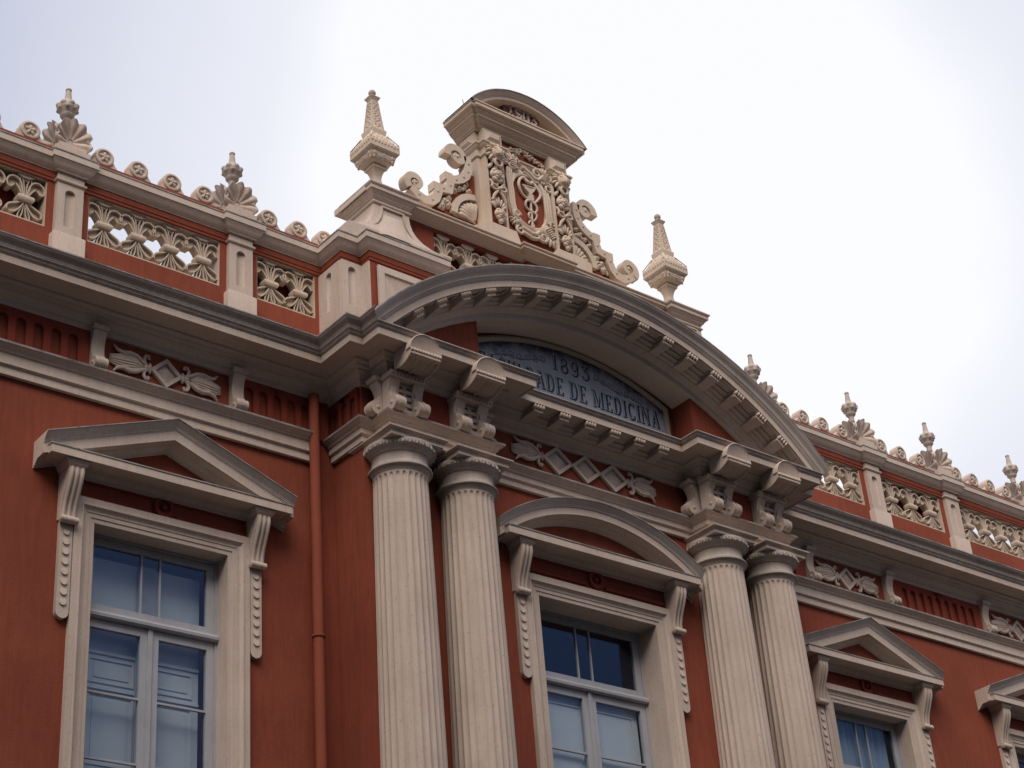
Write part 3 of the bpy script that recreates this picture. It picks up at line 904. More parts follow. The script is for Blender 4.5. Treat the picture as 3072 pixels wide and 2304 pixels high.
# ------------------------------------------------------------------ window heads
def hood_console(h=.72):
    """tall scroll bracket with a hanging strip of drops"""
    mb = MB()
    z0 = -h
    prof = [(0, 0), (-.30, 0), (-.30, -.06), (-.275, -.16), (-.215, -.30), (-.15, -.44), (-.115, -.56), (-.105, -.66), (-.11, -.70), (0, -.70)]
    mb.prismx(prof, -.115, .115)
    for q in (-.075, 0, .075):
        mb.tube([(q, y-.004, z) for y, z in [(-.295, -.01), (-.30, -.07), (-.275, -.16), (-.215, -.30), (-.15, -.44), (-.115, -.56), (-.105, -.67)]], [.03, .033, .032, .028, .026, .024, .022], 8)
    mb.tube([(-.125, -.13, -.715), (.125, -.13, -.715)], .052, 12)
    for e in (-1, 1): mb.tube([(e*.12, -.13, -.715), (e*.135, -.13, -.715)], .03, 10)
    # cap block under the head
    mb.sweep_xy([(-.11, 0), (-.11, -.29), (.11, -.29), (.11, 0)], [(0, 0), (.015, .005), (.03, .03), (.04, .035), (.045, .06), (.06, .075), (.065, .10), (0, .10)])
    # strip
    wdt, zb = .092, -2.02
    pts = [(-wdt, -.66), (wdt, -.66), (wdt, zb)] + [(wdt*math.cos(t), zb+wdt*math.sin(t)*-1) for t in (PI*.15, PI*.3, PI*.5, PI*.7, PI*.85)] + [(-wdt, zb)]
    mb.prism(pts, -.075, 0)
    for q in range(8):
        z = -.90-q*.145
        r = .05
        vs = []; n = 10
        for j in range(n+1):
            a = PI*j/n
            vs.append((-r*math.cos(a), -.077, z+.02-r*.8*math.sin(a)))
        top = [(x*.9, -.094+.0*j, zz+.004) for j, (x, y, zz) in enumerate(vs)]
        up = [(-r*.9, -.076, z+.085), (r*.9, -.076, z+.085)]
        # scale-like drop: proud at the rounded lower edge, dying into the strip above
        allv = vs+top+up
        fs = [(i, i+1, n+1+i+1, n+1+i) for i in range(n)]
        m = len(vs)
        fs += [tuple(range(m, 2*m)) + (2*m+1, 2*m), (0, m, 2*m), (m-1, 2*m-1, 2*m+1)]
        mb.add(allv, fs)
    return mb
HP = .40
def head_base(cx, wall_y, xh, zf0, zf1, bracket_x, zin):
    """straight cornice with its bed mould"""
    mb = MB()
    e = HP
    path = [(-xh+e, 0), (-xh+e, -.02), (xh-e, -.02), (xh-e, 0)]
    prof = [(0, zf0-.11), (.04, zf0-.105), (.045, zf0-.07), (.07, zf0-.06), (.10, zf0-.025), (.11, zf0-.005), (.16, zf0+.004), (.345, zf0+.008), (.35, zf0), (.37, zf0), (.37, zf1-.02), (.382, zf1-.018), (.382, zf1), (0, zf1+.02)]
    mb.sweep_xy(path, prof, mis=[0]*11+[1, 1])
    return mb
def finish_head(o, cx, bx, zc_top, h_strip, ring_z):
    for s in (-1, 1):
        hood_console().build('head_bracket', CREAM, o, smooth=35, loc=(s*bx, 0, zc_top))
    mb = MB()
    # ring and boss on the red band
    for ro, ri, y in ((.165, .10, -.05), (.05, 0, -.06)):
        n = 24
        O = arc(0, ring_z, ro, 0, 2*PI, n)[:-1]
        if ri: 
            I = arc(0, ring_z, ri, 0, 2*PI, n)[:-1]
            vs = [(a, -.0, b) for a, b in O]+[(a, y, b) for a, b in [(x*.97, ring_z+(z-ring_z)*.97) for x, z in O]]+[(a, y, b) for a, b in I]+[(a, 0, b) for a, b in I]
            fs = []
            for i in range(n):
                j = (i+1) % n
                fs += [(i, j, n+j, n+i), (n+i, n+j, 2*n+j, 2*n+i), (2*n+i, 2*n+j, 3*n+j, 3*n+i)]
            mb.add(vs, fs)
        else: mb.blob((0, -.01, ring_z), (ro, .06, ro), 14, 8)
    # sunk band either side of the ring
    for s in (-1, 1):
        mb.box(min(s*.20, s*(bx-.14)), max(s*.20, s*(bx-.14)), -.030, 0, ring_z-.14, ring_z-.085)
        mb.box(min(s*.20, s*(bx-.14)), max(s*.20, s*(bx-.14)), -.030, 0, ring_z+.085, ring_z+.14)
    mb.build('medallion', REDD, o, smooth=40)
def pediment_head(cx, wall_y=0):
    xh, zf0, zf1, za = 1.93, 13.335, 13.475, 14.375
    o = head_base(cx, wall_y, xh, zf0, zf1, 1.475, 0).build('window_pediment', [CREAM, GREYD], B, smooth=25, loc=(cx, wall_y, 0))
    mb = MB()
    zl = za-.377*1.98
    path = [(-1.98, zl), (0, za), (1.98, zl)]
    pr = [(-.01, 0.01), (0.0, -.41), (-.012, -.412), (-.014, -.40)] + [(o_, y_) for y_, o_ in [(-.39, -.03), (-.365, -.055), (-.345, -.075), (-.33, -.09), (-.325, -.105)]] + [(-.108, -.318), (-.125, -.318), (-.128, -.306), (-.145, -.306), (-.147, -.30), (-.285, -.30), (-.285, -.27), (-.29, -.27), (-.292, -.13), (-.315, -.11), (-.335, -.075), (-.345, -.07), (-.36, -.06), (-.362, -.03), (-.385, -.025), (-.385, .01)]
    mi = [1, 1, 1] + [2]*6 + [2]*4 + [0]*15
    mb.sweep_xz(path, pr, mis=mi[:len(pr)-1], ends='vertical')
    mb.build('raking_cornice', [CREAM, GREYD, GREYL], o, smooth=25)
    mb = MB(); mb.prism([(-1.75, zf1-.01), (1.75, zf1-.01), (0, za-.2)], -.022, .01)
    mb.build('tympanum', RED, o)
    finish_head(o, cx, 1.475, 13.235, 0, 13.12)
    return o
P0 = pediment_head(-W1)
copy_part(P0, B, (W1, 0, 0)); copy_part(P0, B, (W2, 0, 0))
def arched_head(cx, wall_y):
    xh, zf0, zf1, za = 2.10, 13.56, 13.70, 14.56
    o = head_base(cx, wall_y, xh, zf0, zf1, 1.62, 0).build('window_pediment', [CREAM, GREYD], B, smooth=25, loc=(cx, wall_y, 0))
    rr = 3.62; zc = za-rr
    am = math.asin(2.18/rr)
    path = [(rr*math.sin(t), zc+rr*math.cos(t)) for t in [lerp(-am, am, i/40) for i in range(41)]]
    pr = [(-.01, 0.01), (0.0, -.41), (-.012, -.412), (-.014, -.40)] + [(o_, y_) for y_, o_ in [(-.39, -.03), (-.365, -.055), (-.345, -.075), (-.33, -.09), (-.325, -.105)]] + [(-.108, -.318), (-.125, -.318), (-.128, -.306), (-.137, -.306), (-.139, -.30), (-.255, -.30), (-.255, -.27), (-.26, -.27), (-.262, -.13), (-.285, -.11), (-.305, -.075), (-.315, -.07), (-.33, -.06), (-.332, -.03), (-.355, -.025), (-.355, .01)]
    mi = [1, 1, 1] + [2]*6 + [2]*4 + [0]*15
    MB().sweep_xz(path, pr, mis=mi[:len(pr)-1], ends='vertical').build('arched_cornice', [CREAM, GREYD, GREYL], o, smooth=25)
    r2 = rr-.2; a2 = math.asin(2.0/r2)
    MB().prism([(-2.0, zf1-.01), (2.0, zf1-.01)] + [(r2*math.sin(t), zc+r2*math.cos(t)) for t in [lerp(a2, -a2, i/24) for i in range(25)]], -.022, .01).build('tympanum', RED, o)
    finish_head(o, cx, 1.66, 13.46, 0, 13.34)
    return o
arched_head(0, -YC)

# ------------------------------------------------------------------ drainpipe
px, py = -4.955, -.155
t = empty('drainpipe', (px, py, 0))
tag(t, 'terracotta painted drainpipe in the corner left of the columns', 'drainpipe')
MB().lathe([(.082, 0), (.082, 12.0), (.080, 15.62)], (0, 0), 20).build('pipe', PIPE, t, smooth=40)
for z in (4.5, 8.0, 11.62):
    mb = MB().lathe([(.084, z-.02), (.10, z-.018), (.10, z+.018), (.084, z+.02)], (0, 0), 20)
    mb.box(-.012, .012, .08, .17, z-.015, z+.015)
    mb.build('pipe_clamp', PIPE, t, smooth=40)

# ------------------------------------------------------------------ parapet
YW = .17                       # parapet wall plane on the wings
ZR = 18.60                     # top edge of the rail
XP = [6.11, 9.06, 11.62, 14.60, 17.2, 20.1]
PX = XA+.03
PB = XB-.11
PWALL = [(XL, YW), (-PX, YW), (-PX, YW-.59), (-PB, YW-.59), (-PB, YW-.85), (-2.6, YW-.85)]
def mirror(path): return [(-x, y) for x, y in reversed(path)]
PWALR = [(2.6, YW-.85), (PB, YW-.85), (PB, YW-.59), (PX, YW-.59), (PX, YW), (XR, YW)]
RAIL = [(0, 18.14), (.02, 18.15), (.02, 18.20), (.032, 18.205), (.032, 18.305), (.045, 18.31), (.05, 18.33), (.075, 18.345), (.115, 18.39), (.135, 18.435), (.15, 18.45), (.158, 18.47), (.172, 18.47), (.172, 18.575), (.182, 18.58), (.182, 18.60), (.02, 18.615), (-.45, 18.615)]
RM = [1]*5 + [0]*8 + [2, 2, 2, 2]
for pth in (PWALL, PWALR):
    MB().sweep_xy(pth, RAIL, mis=RM[:len(RAIL)-1]).build('parapet_rail', [CREAM, RED, GREYD], B, smooth=28)
# red blocking course on top of the rail, carrying the rosettes
for s in (-1, 1):
    xs = sorted((s*(PX+.05), s*(15.5 if s < 0 else 24)))
    MB().box(xs[0], xs[1], YW+.0, YW+.40, 18.61, 18.79).build('rail_course', RED, B)
OZ0, OZ1 = 17.30, 18.155
def wing_wall(s, spans):
    """parapet wall with openings; closed ones have a red back, open ones show the sky"""
    mb = MB(); x0, x1 = sorted((s*PX, s*(15.5 if s < 0 else 24)))
    holes = [(a, b, OZ0, OZ1) for a, b, _ in spans]
    wall_sheet(mb, x0, x1, 16.3, 18.3, YW, .38, holes)
    wall_sheet(mb, x0, x1, 16.3, 18.6, YW+.42, .0, [h for h, sp in zip(holes, spans) if sp[2]])
    mb.build('parapet_wall', RED, B)
    for a, b, op in spans:
        fr = MB()   # cream lining of the opening
        fr.box(a, b, YW+.012, YW+.375, OZ1-.012, OZ1); fr.box(a, b, YW+.012, YW+.375, OZ0, OZ0+.03)
        fr.box(a, a+.012, YW+.012, YW+.375, OZ0+.03, OZ1-.012); fr.box(b-.012, b, YW+.012, YW+.375, OZ0+.03, OZ1-.012)
        fr.build('panel_lining', CREAMW, B)
        if not op: MB().box(a, b, YW+.30, YW+.33, OZ0, OZ1).build('panel_back', REDD, B)

def petal(mb, pts, wds, y0, y1, s, rim=.024):
    """pts: control points of the centre line; smooth sampling"""
    n = 12; cl = []; wd = []
    m = len(pts)-1
    for i in range(n+1):
        u = i/n*m; k = min(int(u), m-1); t = u-k
        p0, p1, p2, p3 = pts[max(k-1, 0)], pts[k], pts[k+1], pts[min(k+2, m)]
        def cr(a, b, c, d): return 0.5*((2*b)+(-a+c)*t+(2*a-5*b+4*c-d)*t*t+(-a+3*b-3*c+d)*t**3)
        cl.append((s*cr(p0[0], p1[0], p2[0], p3[0]), cr(p0[1], p1[1], p2[1], p3[1])))
        wd.append(max(.004, cr(wds[max(k-1, 0)], wds[k], wds[k+1], wds[min(k+2, m)])))
    mb.ribbon(cl, wd, y0, y1, rim=rim, dip=.055)
def fleur(full=True):
    """openwork baluster: a tied sheaf of petals opening up and down"""
    mb = MB(); y0, y1 = 0, .16
    for s in (-1, 1):
        petal(mb, [(.03, .44), (.075, .57), (.13, .67), (.195, .69), (.24, .63), (.25, .55)], [.018, .036, .066, .080, .074, .03], y0, y1, s)
        petal(mb, [(.015, .44), (.03, .58), (.062, .70), (.075, .77)], [.014, .02, .036, .02], y0+.01, y1-.02, s, rim=.014)
        if full:
            petal(mb, [(.015, .35), (.08, .285), (.15, .225), (.215, .175), (.25, .13)], [.02, .05, .075, .080, .035], y0, y1, s)
            petal(mb, [(.015, .36), (.03, .24), (.062, .12), (.08, .04)], [.014, .02, .036, .02], y0+.01, y1-.02, s, rim=.014)
    mb.sweep_xy([(-.085, .12), (-.085, .0), (.085, .0), (.085, .12)], [(0, .345), (.03, .35), (.045, .375), (.05, .40), (.045, .425), (.03, .45), (0, .455)], caps=True)
    mb.box(-.083, .083, .002, .12, .347, .453)
    # cap under the rail
    mb.box(-.06, .06, .02, .14, .74, .79)
    mb.prism([(-.06, .775), (.06, .775), (.13, .815), (.135, .862), (-.135, .862), (-.13, .815)], -.01, .20)
    if full: mb.box(-.12, .12, .01, .13, -.01, .035)
    return mb
FB = fleur()
def fill(s, a, b, n):
    cs = [lerp(a, b, (i+.5)/n) for i in range(n)]
    for c in cs:
        FLEURS.append((c, YW+.045, OZ0))
FLEURS = []
half = .215
spL = [(-XP[0]+half+.13, -PX-.13, False), (-XP[1]+half+.13, -XP[0]-half-.12, True), (-XP[2]+half+.13, -XP[1]-half-.12, False), (-XP[3]+half+.13, -XP[2]-half-.12, True)]
spR = [(-b, -a, op) for a, b, op in reversed(spL)] + [(XP[3]+half+.12, XP[4]-half-.13, False), (XP[4]+half+.12, XP[5]-half-.13, True)]
spR.sort()
wing_wall(-1, spL); wing_wall(1, spR)
for sp in (spL, spR):
    for a, b, op in sp:
        L_ = b-a; n = max(2, round(L_/.55)); fill(0, a, b, n)
f0 = None
for p in FLEURS:
    if f0 is None: f0 = FB.build('openwork_baluster', CREAMW, B, loc=p, smooth=35)
    else: copy_part(f0, B, p)

def pier(x):
    """parapet pier with a round headed groove and its piece of the rail"""
    mb = MB(); h = half; y = YW-.085
    z0, z1 = 16.3, 18.14
    # shaft with the sunk groove
    gr, ga, gb = .085, 17.36, 18.03
    out_pts = [(gr*math.cos(t), gb-gr+gr*math.sin(t)) for t in [PI*i/8 for i in range(9)]]
    L1 = [(-h, z0), (-h, z1), (0, z1), (0, gb)] + [p for p in out_pts[4:]] + [(-gr, ga), (0, ga), (0, z0)]
    R1 = [(h, z0), (h, z1), (0, z1), (0, gb)] + [p for p in reversed(out_pts[:5])] + [(gr, ga), (0, ga), (0, z0)]
    def clean(l):
        r = []
        for p in l:
            if not r or (abs(p[0]-r[-1][0])+abs(p[1]-r[-1][1])) > 1e-6: r.append(p)
        return r
    mb.prism(clean(L1), y, y+.12); mb.prism(clean(R1), y, y+.12)
    # groove back, hollowed
    n = 6; vs = []
    for i in range(n+1):
        a = PI*i/n; xx = -gr*math.cos(a)
        vs += [(xx, y+.012+.045*math.sin(a), ga), (xx, y+.012+.045*math.sin(a), gb)]
    for i in range(n): mb.add(vs[2*i:2*i+4], [(0, 2, 3, 1)])
    mb.box(-h+.001, h-.001, y+.1, YW+.4, z0, z1)
    # little neck mould and plinth
    mb.sweep_xy([(-h, YW), (-h, y), (h, y), (h, YW)], [(0, 18.14), (.03, 18.15), (.035, 18.17), (.02, 18.19), (.0, 18.20), (0, 18.31), (.01, 18.315)])
    mb.sweep_xy([(-h, YW), (-h, y), (h, y), (h, YW)], [(0, 17.22), (.035, 17.21), (.045, 17.19), (.045, 16.3)])
    # the rail breaks forward over it
    mb.sweep_xy([(-h, YW+.03), (-h, y), (h, y), (h, YW+.03)], [(o_*.9, z_) for o_, z_ in RAIL[4:-1]] + [(-.1, 18.62)], mis=[0]*9+[1]*4)
    mb.box(-h-.06, h+.06, y-.03, YW+.45, 18.612, 18.80)
    mb.box(-h-.02, h+.02, y+.01, YW+.43, 18.80, 18.89)
    return mb
p0 = None
for x in [-XP[3], -XP[2], -XP[1], -XP[0]] + XP:
    if p0 is None: p0 = pier(0).build('parapet_pier', [CREAM, GREYD], B, loc=(x, 0, 0), smooth=30)
    else: copy_part(p0, B, (x, 0, 0))

# rosettes along the rail
def rosette():
    mb = MB(); y0, y1 = 0.0, .20
    n = 22; rr, zc = .165, .20
    # disc with a rounded rim and dished face
    prof = [(.165, y1), (.165, .03), (.158, .008), (.142, 0), (.122, .0), (.112, .014), (.10, .026), (0, .03)]
    vs = []
    for j in range(n):
        a = 2*PI*j/n
        for r, y in prof: vs.append((r*math.cos(a), y, zc+r*math.sin(a)))
    k = len(prof)
    fs = [(j*k+i, ((j+1) % n)*k+i, ((j+1) % n)*k+i+1, j*k+i+1) for j in range(n) for i in range(k-1)]
    fs.append(tuple(j*k for j in range(n)))
    mb.add(vs, fs)
    for q in range(5):
        a = PI/2+q*2*PI/5
        mb.blob((.05*math.cos(a), .018, zc+.05*math.sin(a)), (.046, .026, .027), 8, 6, rot=a)
    mb.blob((0, .004, zc), .022, 6, 5)
    # foot spreading into the neighbouring rosettes
    mb.prism([(-.29, 0), (.29, 0), (.29, .03), (.23, .05), (.19, .10), (.16, .15), (-.16, .15), (-.19, .10), (-.23, .05), (-.29, .03)], .03, .17)
    return mb
r0 = None
def put_rosettes(xs):
    global r0
    for x in xs:
        p = (x, YW+.03, 18.79)
        if r0 is None: r0 = rosette().build('rosette', CREAM, B, loc=p, smooth=35)
        else: copy_part(r0, B, p)
for s in (-1, 1):
    put_rosettes([s*v for v in (5.50, 4.92)])
    put_rosettes([s*(XP[0]+.59*i+.59) for i in range(4)])
    put_rosettes([s*(XP[1]+.64*i+.64) for i in range(3)])
    put_rosettes([s*(XP[2]+.59*i+.59) for i in range(4)])
put_rosettes([-4.40, XP[3]+.6, XP[3]+1.2, XP[3]+1.9])

# ------------------------------------------------------------------ projecting middle of the parapet
mb = MB()
mb.sweep_xy([(-PX, YW+.4)] + PWALL[1:] + [(-2.6, YW)], [(0, 16.2), (0, 18.2)], caps=False)
mb.build('parapet_wall', RED, B)
mb = MB()
mb.sweep_xy([(2.6, YW)] + PWALR[:-1] + [(PX, YW+.4)], [(0, 16.2), (0, 18.2)], caps=False)
mb.build('parapet_wall', RED, B)
def grooved(w, z0=16.5, z1=18.13, ga=17.3, gb=18.04, gr=.075):
    """cream slab with a sunk round headed groove; local x across, front at y = 0"""
    mb = MB(); h = w/2
    arcp = [(gr*math.cos(t), gb-gr+gr*math.sin(t)) for t in [PI*i/8 for i in range(9)]]
    mb.prism([(-h, z0), (-h, z1), (0, z1)] + arcp[4:] + [(-gr, ga), (0, ga), (0, z0)], 0, .10)
    mb.prism([(h, z0), (h, z1), (0, z1)] + list(reversed(arcp[:5])) + [(gr, ga), (0, ga), (0, z0)], 0, .10)
    n = 6; vs = []
    for i in range(n+1):
        a = PI*i/n; xx = -gr*math.cos(a)
        vs += [(xx, .012+.045*math.sin(a), ga), (xx, .012+.045*math.sin(a), gb)]
    for i in range(n): mb.add(vs[2*i:2*i+4], [(0, 2, 3, 1)])
    return mb
for s in (-1, 1):
    o = grooved(.61).build('grooved_panel', CREAM, B, loc=(s*(PX+.062), YW-.295, 0), smooth=30); o.rotation_euler = (0, 0, -s*-PI/2)
    o = grooved(.40).build('grooved_panel', CREAM, B, loc=(s*(PX-.155), YW-.59-.062, 0), smooth=30)
    MB().box(*sorted((s*(PB+.03), s*(PB-.1))), YW-.845, YW-.64, 16.5, 18.13).build('grooved_panel', CREAM, B)
    # framed panel with a hipped field
    mb = MB(); x0, x1 = sorted((s*(PB-.10), s*2.72)); y = YW-.85
    def frm(a0, a1, b0, b1, w_, y0, y1):
        O = [(a0, b0), (a1, b0), (a1, b1), (a0, b1)]; I = [(a0+w_, b0+w_), (a1-w_, b0+w_), (a1-w_, b1-w_), (a0+w_, b1-w_)]
        vs = [(p, y+.01, q) for p, q in O]+[(p, y0, q) for p, q in O]+[(p, y0, q) for p, q in I]+[(p, y1, q) for p, q in I]
        fs = []
        for i in range(4):
            j = (i+1) % 4; fs += [(i, j, 4+j, 4+i), (4+i, 4+j, 8+j, 8+i), (8+i, 8+j, 12+j, 12+i)]
        mb.add(vs, fs)
        return I
    y -= .05
    I = frm(x0, x1, 17.05, 18.05, .12, y-.035, y-.005)
    vs = [(p, y-.006, q) for p, q in I] + [(I[0][0]+.14, y-.006+.0, (I[0][1]+I[2][1])/2), (I[1][0]-.14, y-.006, (I[0][1]+I[2][1])/2)]
    k = .035
    J = [(I[0][0]+k, I[0][1]+k), (I[1][0]-k, I[1][1]+k), (I[2][0]-k, I[2][1]-k), (I[3][0]+k, I[3][1]-k)]
    cz = (J[0][1]+J[2][1])/2; hh = (J[2][1]-J[0][1])/2
    vs = [(p, y-.004, q) for p, q in I]+[(p, y-.004, q) for p, q in J]+[(J[0][0]+hh, y+.045, cz), (J[1][0]-hh, y+.045, cz)]
    mb.add(vs, [(0, 1, 5, 4), (1, 2, 6, 5), (2, 3, 7, 6), (3, 0, 4, 7), (4, 5, 9, 8), (6, 7, 8, 9), (5, 6, 9), (7, 4, 8)])
    mb.build('framed_panel', CREAM, B)

# ------------------------------------------------------------------ attic stage
YA = -.20
AZ0, AZ1 = 19.62, 19.90
OX = 3.475
mb = MB()
wall_sheet(mb, -3.6, 3.6, 18.3, 19.75, YA, .45, [(-2.415, 2.415, 18.62, 19.665)])
mb.box(-3.6, 3.6, YA+.50, YA+.62, 18.3, 19.8)
mb.box(-3.6, 3.6, YA-.01, .55, 18.3, 18.61)
mb.build('attic_wall', RED, B)
ARAIL = [(0, 19.66), (.012, 19.66), (.014, 19.70), (.03, 19.705), (.035, 19.735), (.05, 19.74), (.06, 19.75), (.12, 19.765), (.17, 19.80), (.20, 19.815), (.215, 19.82), (.235, 19.82), (.235, 19.865), (.25, 19.87), (.262, 19.885), (.262, 19.905), (-.7, 19.93)]
mb = MB()
mb.sweep_xy([(-3.0, YA), (-.385, YA), (-.385, YA-.10), (.385, YA-.10), (.385, YA), (3.0, YA)], ARAIL, mis=[1, 1, 1]+[0]*13)
mb.build('attic_rail', [CREAMW, RED], B, smooth=25)
ATT = fleur(True)
for q in range(-4, 5):
    copy_part(f0, B, (q*.545, YA+.03, 18.80))
PEDH = .37
def attic_pedestal():
    mb = MB(); y0, y1 = -.43, .36
    # body: concave flare towards the foot, cut on all sides
    pr = [(PEDH, 19.62), (PEDH, 19.50), (PEDH+.012, 19.40), (PEDH+.045, 19.28), (PEDH+.11, 19.16), (PEDH+.22, 19.05), (PEDH+.38, 18.97), (PEDH+.58, 18.92), (PEDH+.62, 18.90), (PEDH+.62, 18.6)]
    fl = [(0, 19.62), (0, 19.50), (.003, 19.40), (.012, 19.28), (.03, 19.16), (.055, 19.05), (.08, 18.97), (.10, 18.92), (.10, 18.90), (.10, 18.6)]
    vs = []
    for (h, z), (d, _) in zip(pr, fl): vs += [(-h*1.0 if True else 0, y0-d, z), (h, y0-d, z), (h, y1, z), (-h, y1, z)]
    # the outer side flares less
    k = len(pr)
    fs = []
    for i in range(k-1):
        for j in range(4): fs.append((i*4+j, i*4+(j+1) % 4, (i+1)*4+(j+1) % 4, (i+1)*4+j))
    fs.append((0, 1, 2, 3))
    mb.add(vs, fs)
    # sunk panel with a raised lozenge field on the front
    def fr(z): 
        import bisect
        for i in range(k-1):
            if pr[i][1] >= z >= pr[i+1][1]:
                t = (pr[i][1]-z)/(pr[i][1]-pr[i+1][1]); return lerp(pr[i][0], pr[i+1][0], t), lerp(fl[i][0], fl[i+1][0], t)
        return pr[-1][0], fl[-1][0]
    zs = [19.53, 19.40, 19.28, 19.16, 19.06, 18.98]
    for e in (-1, 1):
        mb.ribbon([(e*(fr(z)[0]-.15), z) for z in zs], .011, y0-.05, y0+.02)
    mb.box(-fr(19.53)[0]+.15, fr(19.53)[0]-.15, y0-.035, y0+.02, 19.52, 19.545)
    dd = lambda z: fr(z)[1]
    def q(x, z, o): return (x, y0-dd(z)-o, z)
    zs = [19.40, 19.30, 19.20, 19.10, 19.0, 18.88]
    for i in range(5):
        z, z2 = zs[i], zs[i+1]; k2 = i/5; k3 = (i+1)/5
        A = [-.22-.15*k2, -.09-.13*k2, .09+.13*k2, .22+.15*k2]; A2 = [-.22-.15*k3, -.09-.13*k3, .09+.13*k3, .22+.15*k3]
        o = [.002, .045, .045, .002] if i else [.002, .004, .004, .002]
        p = [q(x, z, oo) for x, oo in zip(A, o)]+[q(x, z2, oo) for x, oo in zip(A2, [.002, .045, .045, .002])]
        mb.add(p, [(0, 1, 5, 4), (1, 2, 6, 5), (2, 3, 7, 6)])
    # neck and cornice
    path = [(-PEDH, y1), (-PEDH, y0), (PEDH, y0), (PEDH, y1), (-PEDH, y1)]
    cor = [(0, 19.58), (.028, 19.585), (.034, 19.60), (.028, 19.615), (.005, 19.62), (.005, 19.665), (.02, 19.67), (.03, 19.69), (.045, 19.70), (.05, 19.725), (.07, 19.74), (.10, 19.775), (.108, 19.79), (.125, 19.79), (.125, 19.86), (.14, 19.865), (.155, 19.885), (.155, 19.905), (-.1, 19.95)]
    mb.sweep_xy([(-PEDH, y1+.002), (-PEDH, y0), (PEDH, y0), (PEDH, y1+.002)], cor, mis=[0]*15+[0, 0, 1])
    mb.box(-PEDH-.15, PEDH+.15, y0+.02, y1+.15, 19.79, 19.903)
    mb.box(-PEDH-.02, PEDH+.02, y0+.07, y1, 19.90, 19.975)
    mb.box(-PEDH+.05, PEDH-.05, y0+.14, y1-.05, 19.97, 20.04)
    return mb
for s in (-1, 1):
    attic_pedestal().build('attic_pedestal', [CREAM, GREYD], B, loc=(s*OX, 0, 0), smooth=22)

# ------------------------------------------------------------------ obelisks (things that stand on the pedestals)
def obelisk(name, loc, label):
    t = empty(name, loc); tag(t, label, 'finial', 'obelisk finials on the attic')
    z = lambda v: v-20.03
    MB().sq([(.155, 0), (.155, z(20.12)), (.14, z(20.14)), (.125, z(20.17)), (.10, z(20.21)), (.085, z(20.26)), (.085, z(20.285)), (.098, z(20.29)), (.098, z(20.315)), (.078, z(20.33)),
             (.066, z(20.40)), (.075, z(20.48)), (.10, z(20.56)), (.128, z(20.605)), (.142, z(20.61)), (.142, z(20.665)), (.13, z(20.675))], (0, 0)).build('stem', CREAMW, t, smooth=20)
    mb = MB().sq([(.12, z(20.67)), (.165, z(20.685)), (.205, z(20.70)), (.24, z(20.745)), (.258, z(20.81)), (.262, z(20.85)), (.278, z(20.853)), (.278, z(20.87)), (.30, z(20.88)), (.30, z(20.895)), (.312, z(20.90)), (.312, z(21.075)),
             (.295, z(21.09)), (.27, z(21.10)), (.16, z(21.33)), (.14, z(21.35))], (0, 0))
    rnd = random.Random(3)
    for q in range(4):
        rot = Matrix.Rotation(q*PI/2, 4, 'Z')
        def bl(x, y, zz, r):
            tt = MB(); tt.blob((0, 0, 0), r, 7, 5); mb.add([rot @ (Vector(p)+Vector((x, y, zz))) for p in tt.v], tt.f)
        for i in range(7):
            u = i/6*2-1
            for k_, (hh, zz) in enumerate(((.262, 21.115), (.215, 21.20), (.18, 21.27))):
                x = u*(hh-.05)
                if (k_ == 2 and i % 2) or (k_ == 1 and i in (0, 6)): continue
                bl(x, -hh+.006, z(zz)+.01*math.sin(i*2.3+k_), (.030, .026, .030+.012*((i+k_) % 2)))
        for e in (-1, 1):
            P = [(e*.155-.012, -.155, z(21.34)), (e*.155+.012, -.155, z(21.34)), (e*.30+.012, -.302, z(21.09)), (e*.30-.012, -.302, z(21.09))]
            mb.add([rot @ (Vector(p)+Vector((0, -.012, .006))) for p in P], [(0, 1, 2, 3)])
        for i in range(9): bl(-.27+.0675*i, -.314, z(21.02), (.024, .012, .034+.008*(i % 2)))
        for i in range(9):
            u = i/8*2-1; x = u*.15
            bl(x, -.240+.02*abs(u), z(20.80)-.05*(1-u*u)+.01, (.028, .026, .024))
        for e in (-1, 1): bl(e*.185, -.245, z(20.80), (.042, .036, .045)); bl(e*.19, -.235, z(20.74), (.025, .025, .04))
        bl(0, -.215, z(20.735), (.036, .034, .034)); bl(0, -.25, z(20.80), (.03, .03, .03))
    mb.build('carved_block', CREAMW, t, smooth=32)
    mb = MB().sq([(.148, z(21.345)), (.160, z(21.43)), (.160, z(21.45)), (.145, z(21.475)), (.128, z(21.485)), (.123, z(21.50)), (.068, z(22.13)), (.072, z(22.15)), (.098, z(22.20)), (.104, z(22.21)), (.104, z(22.225)), (.06, z(22.26)), (.045, z(22.285))], (0, 0))
    for q in range(4):
        rot = Matrix.Rotation(q*PI/2, 4, 'Z')
        for i in range(15):
            zz = 21.53+i*.041; h = lerp(.123, .068, (zz-21.5)/.63)
            for e in ((-.4, .4) if i % 3 else (0,)):
                tt = MB(); tt.blob((0, 0, 0), (.026 if e else .03, .013, .022), 6, 5)
                mb.add([rot @ (Vector(p)+Vector((e*h+rnd.uniform(-.008, .008), -h-.001, z(zz)))) for p in tt.v], tt.f)
        for e in (-1, 1):
            mb.add([rot @ Vector(p) for p in [(e*.123-.012*e, -.131, z(21.50)), (e*.131, -.131, z(21.50)), (e*.075, -.075, z(22.12)), (e*.068-.01*e, -.075, z(22.12))]], [(0, 1, 2, 3)])
    mb.build('tapered_shaft', CREAMW, t, smooth=30)
    MB().blob((0, 0, z(22.345)), .068, 16, 12).build('ball', STONE, t, smooth=60)
    return t
obelisk('obelisk_finial', (-3.485, -.045, 20.03), 'carved cream obelisk with ball tip standing left of the date crest')
obelisk('obelisk_finial', (3.485, -.045, 20.03), 'carved cream obelisk with ball tip standing right of the date crest')

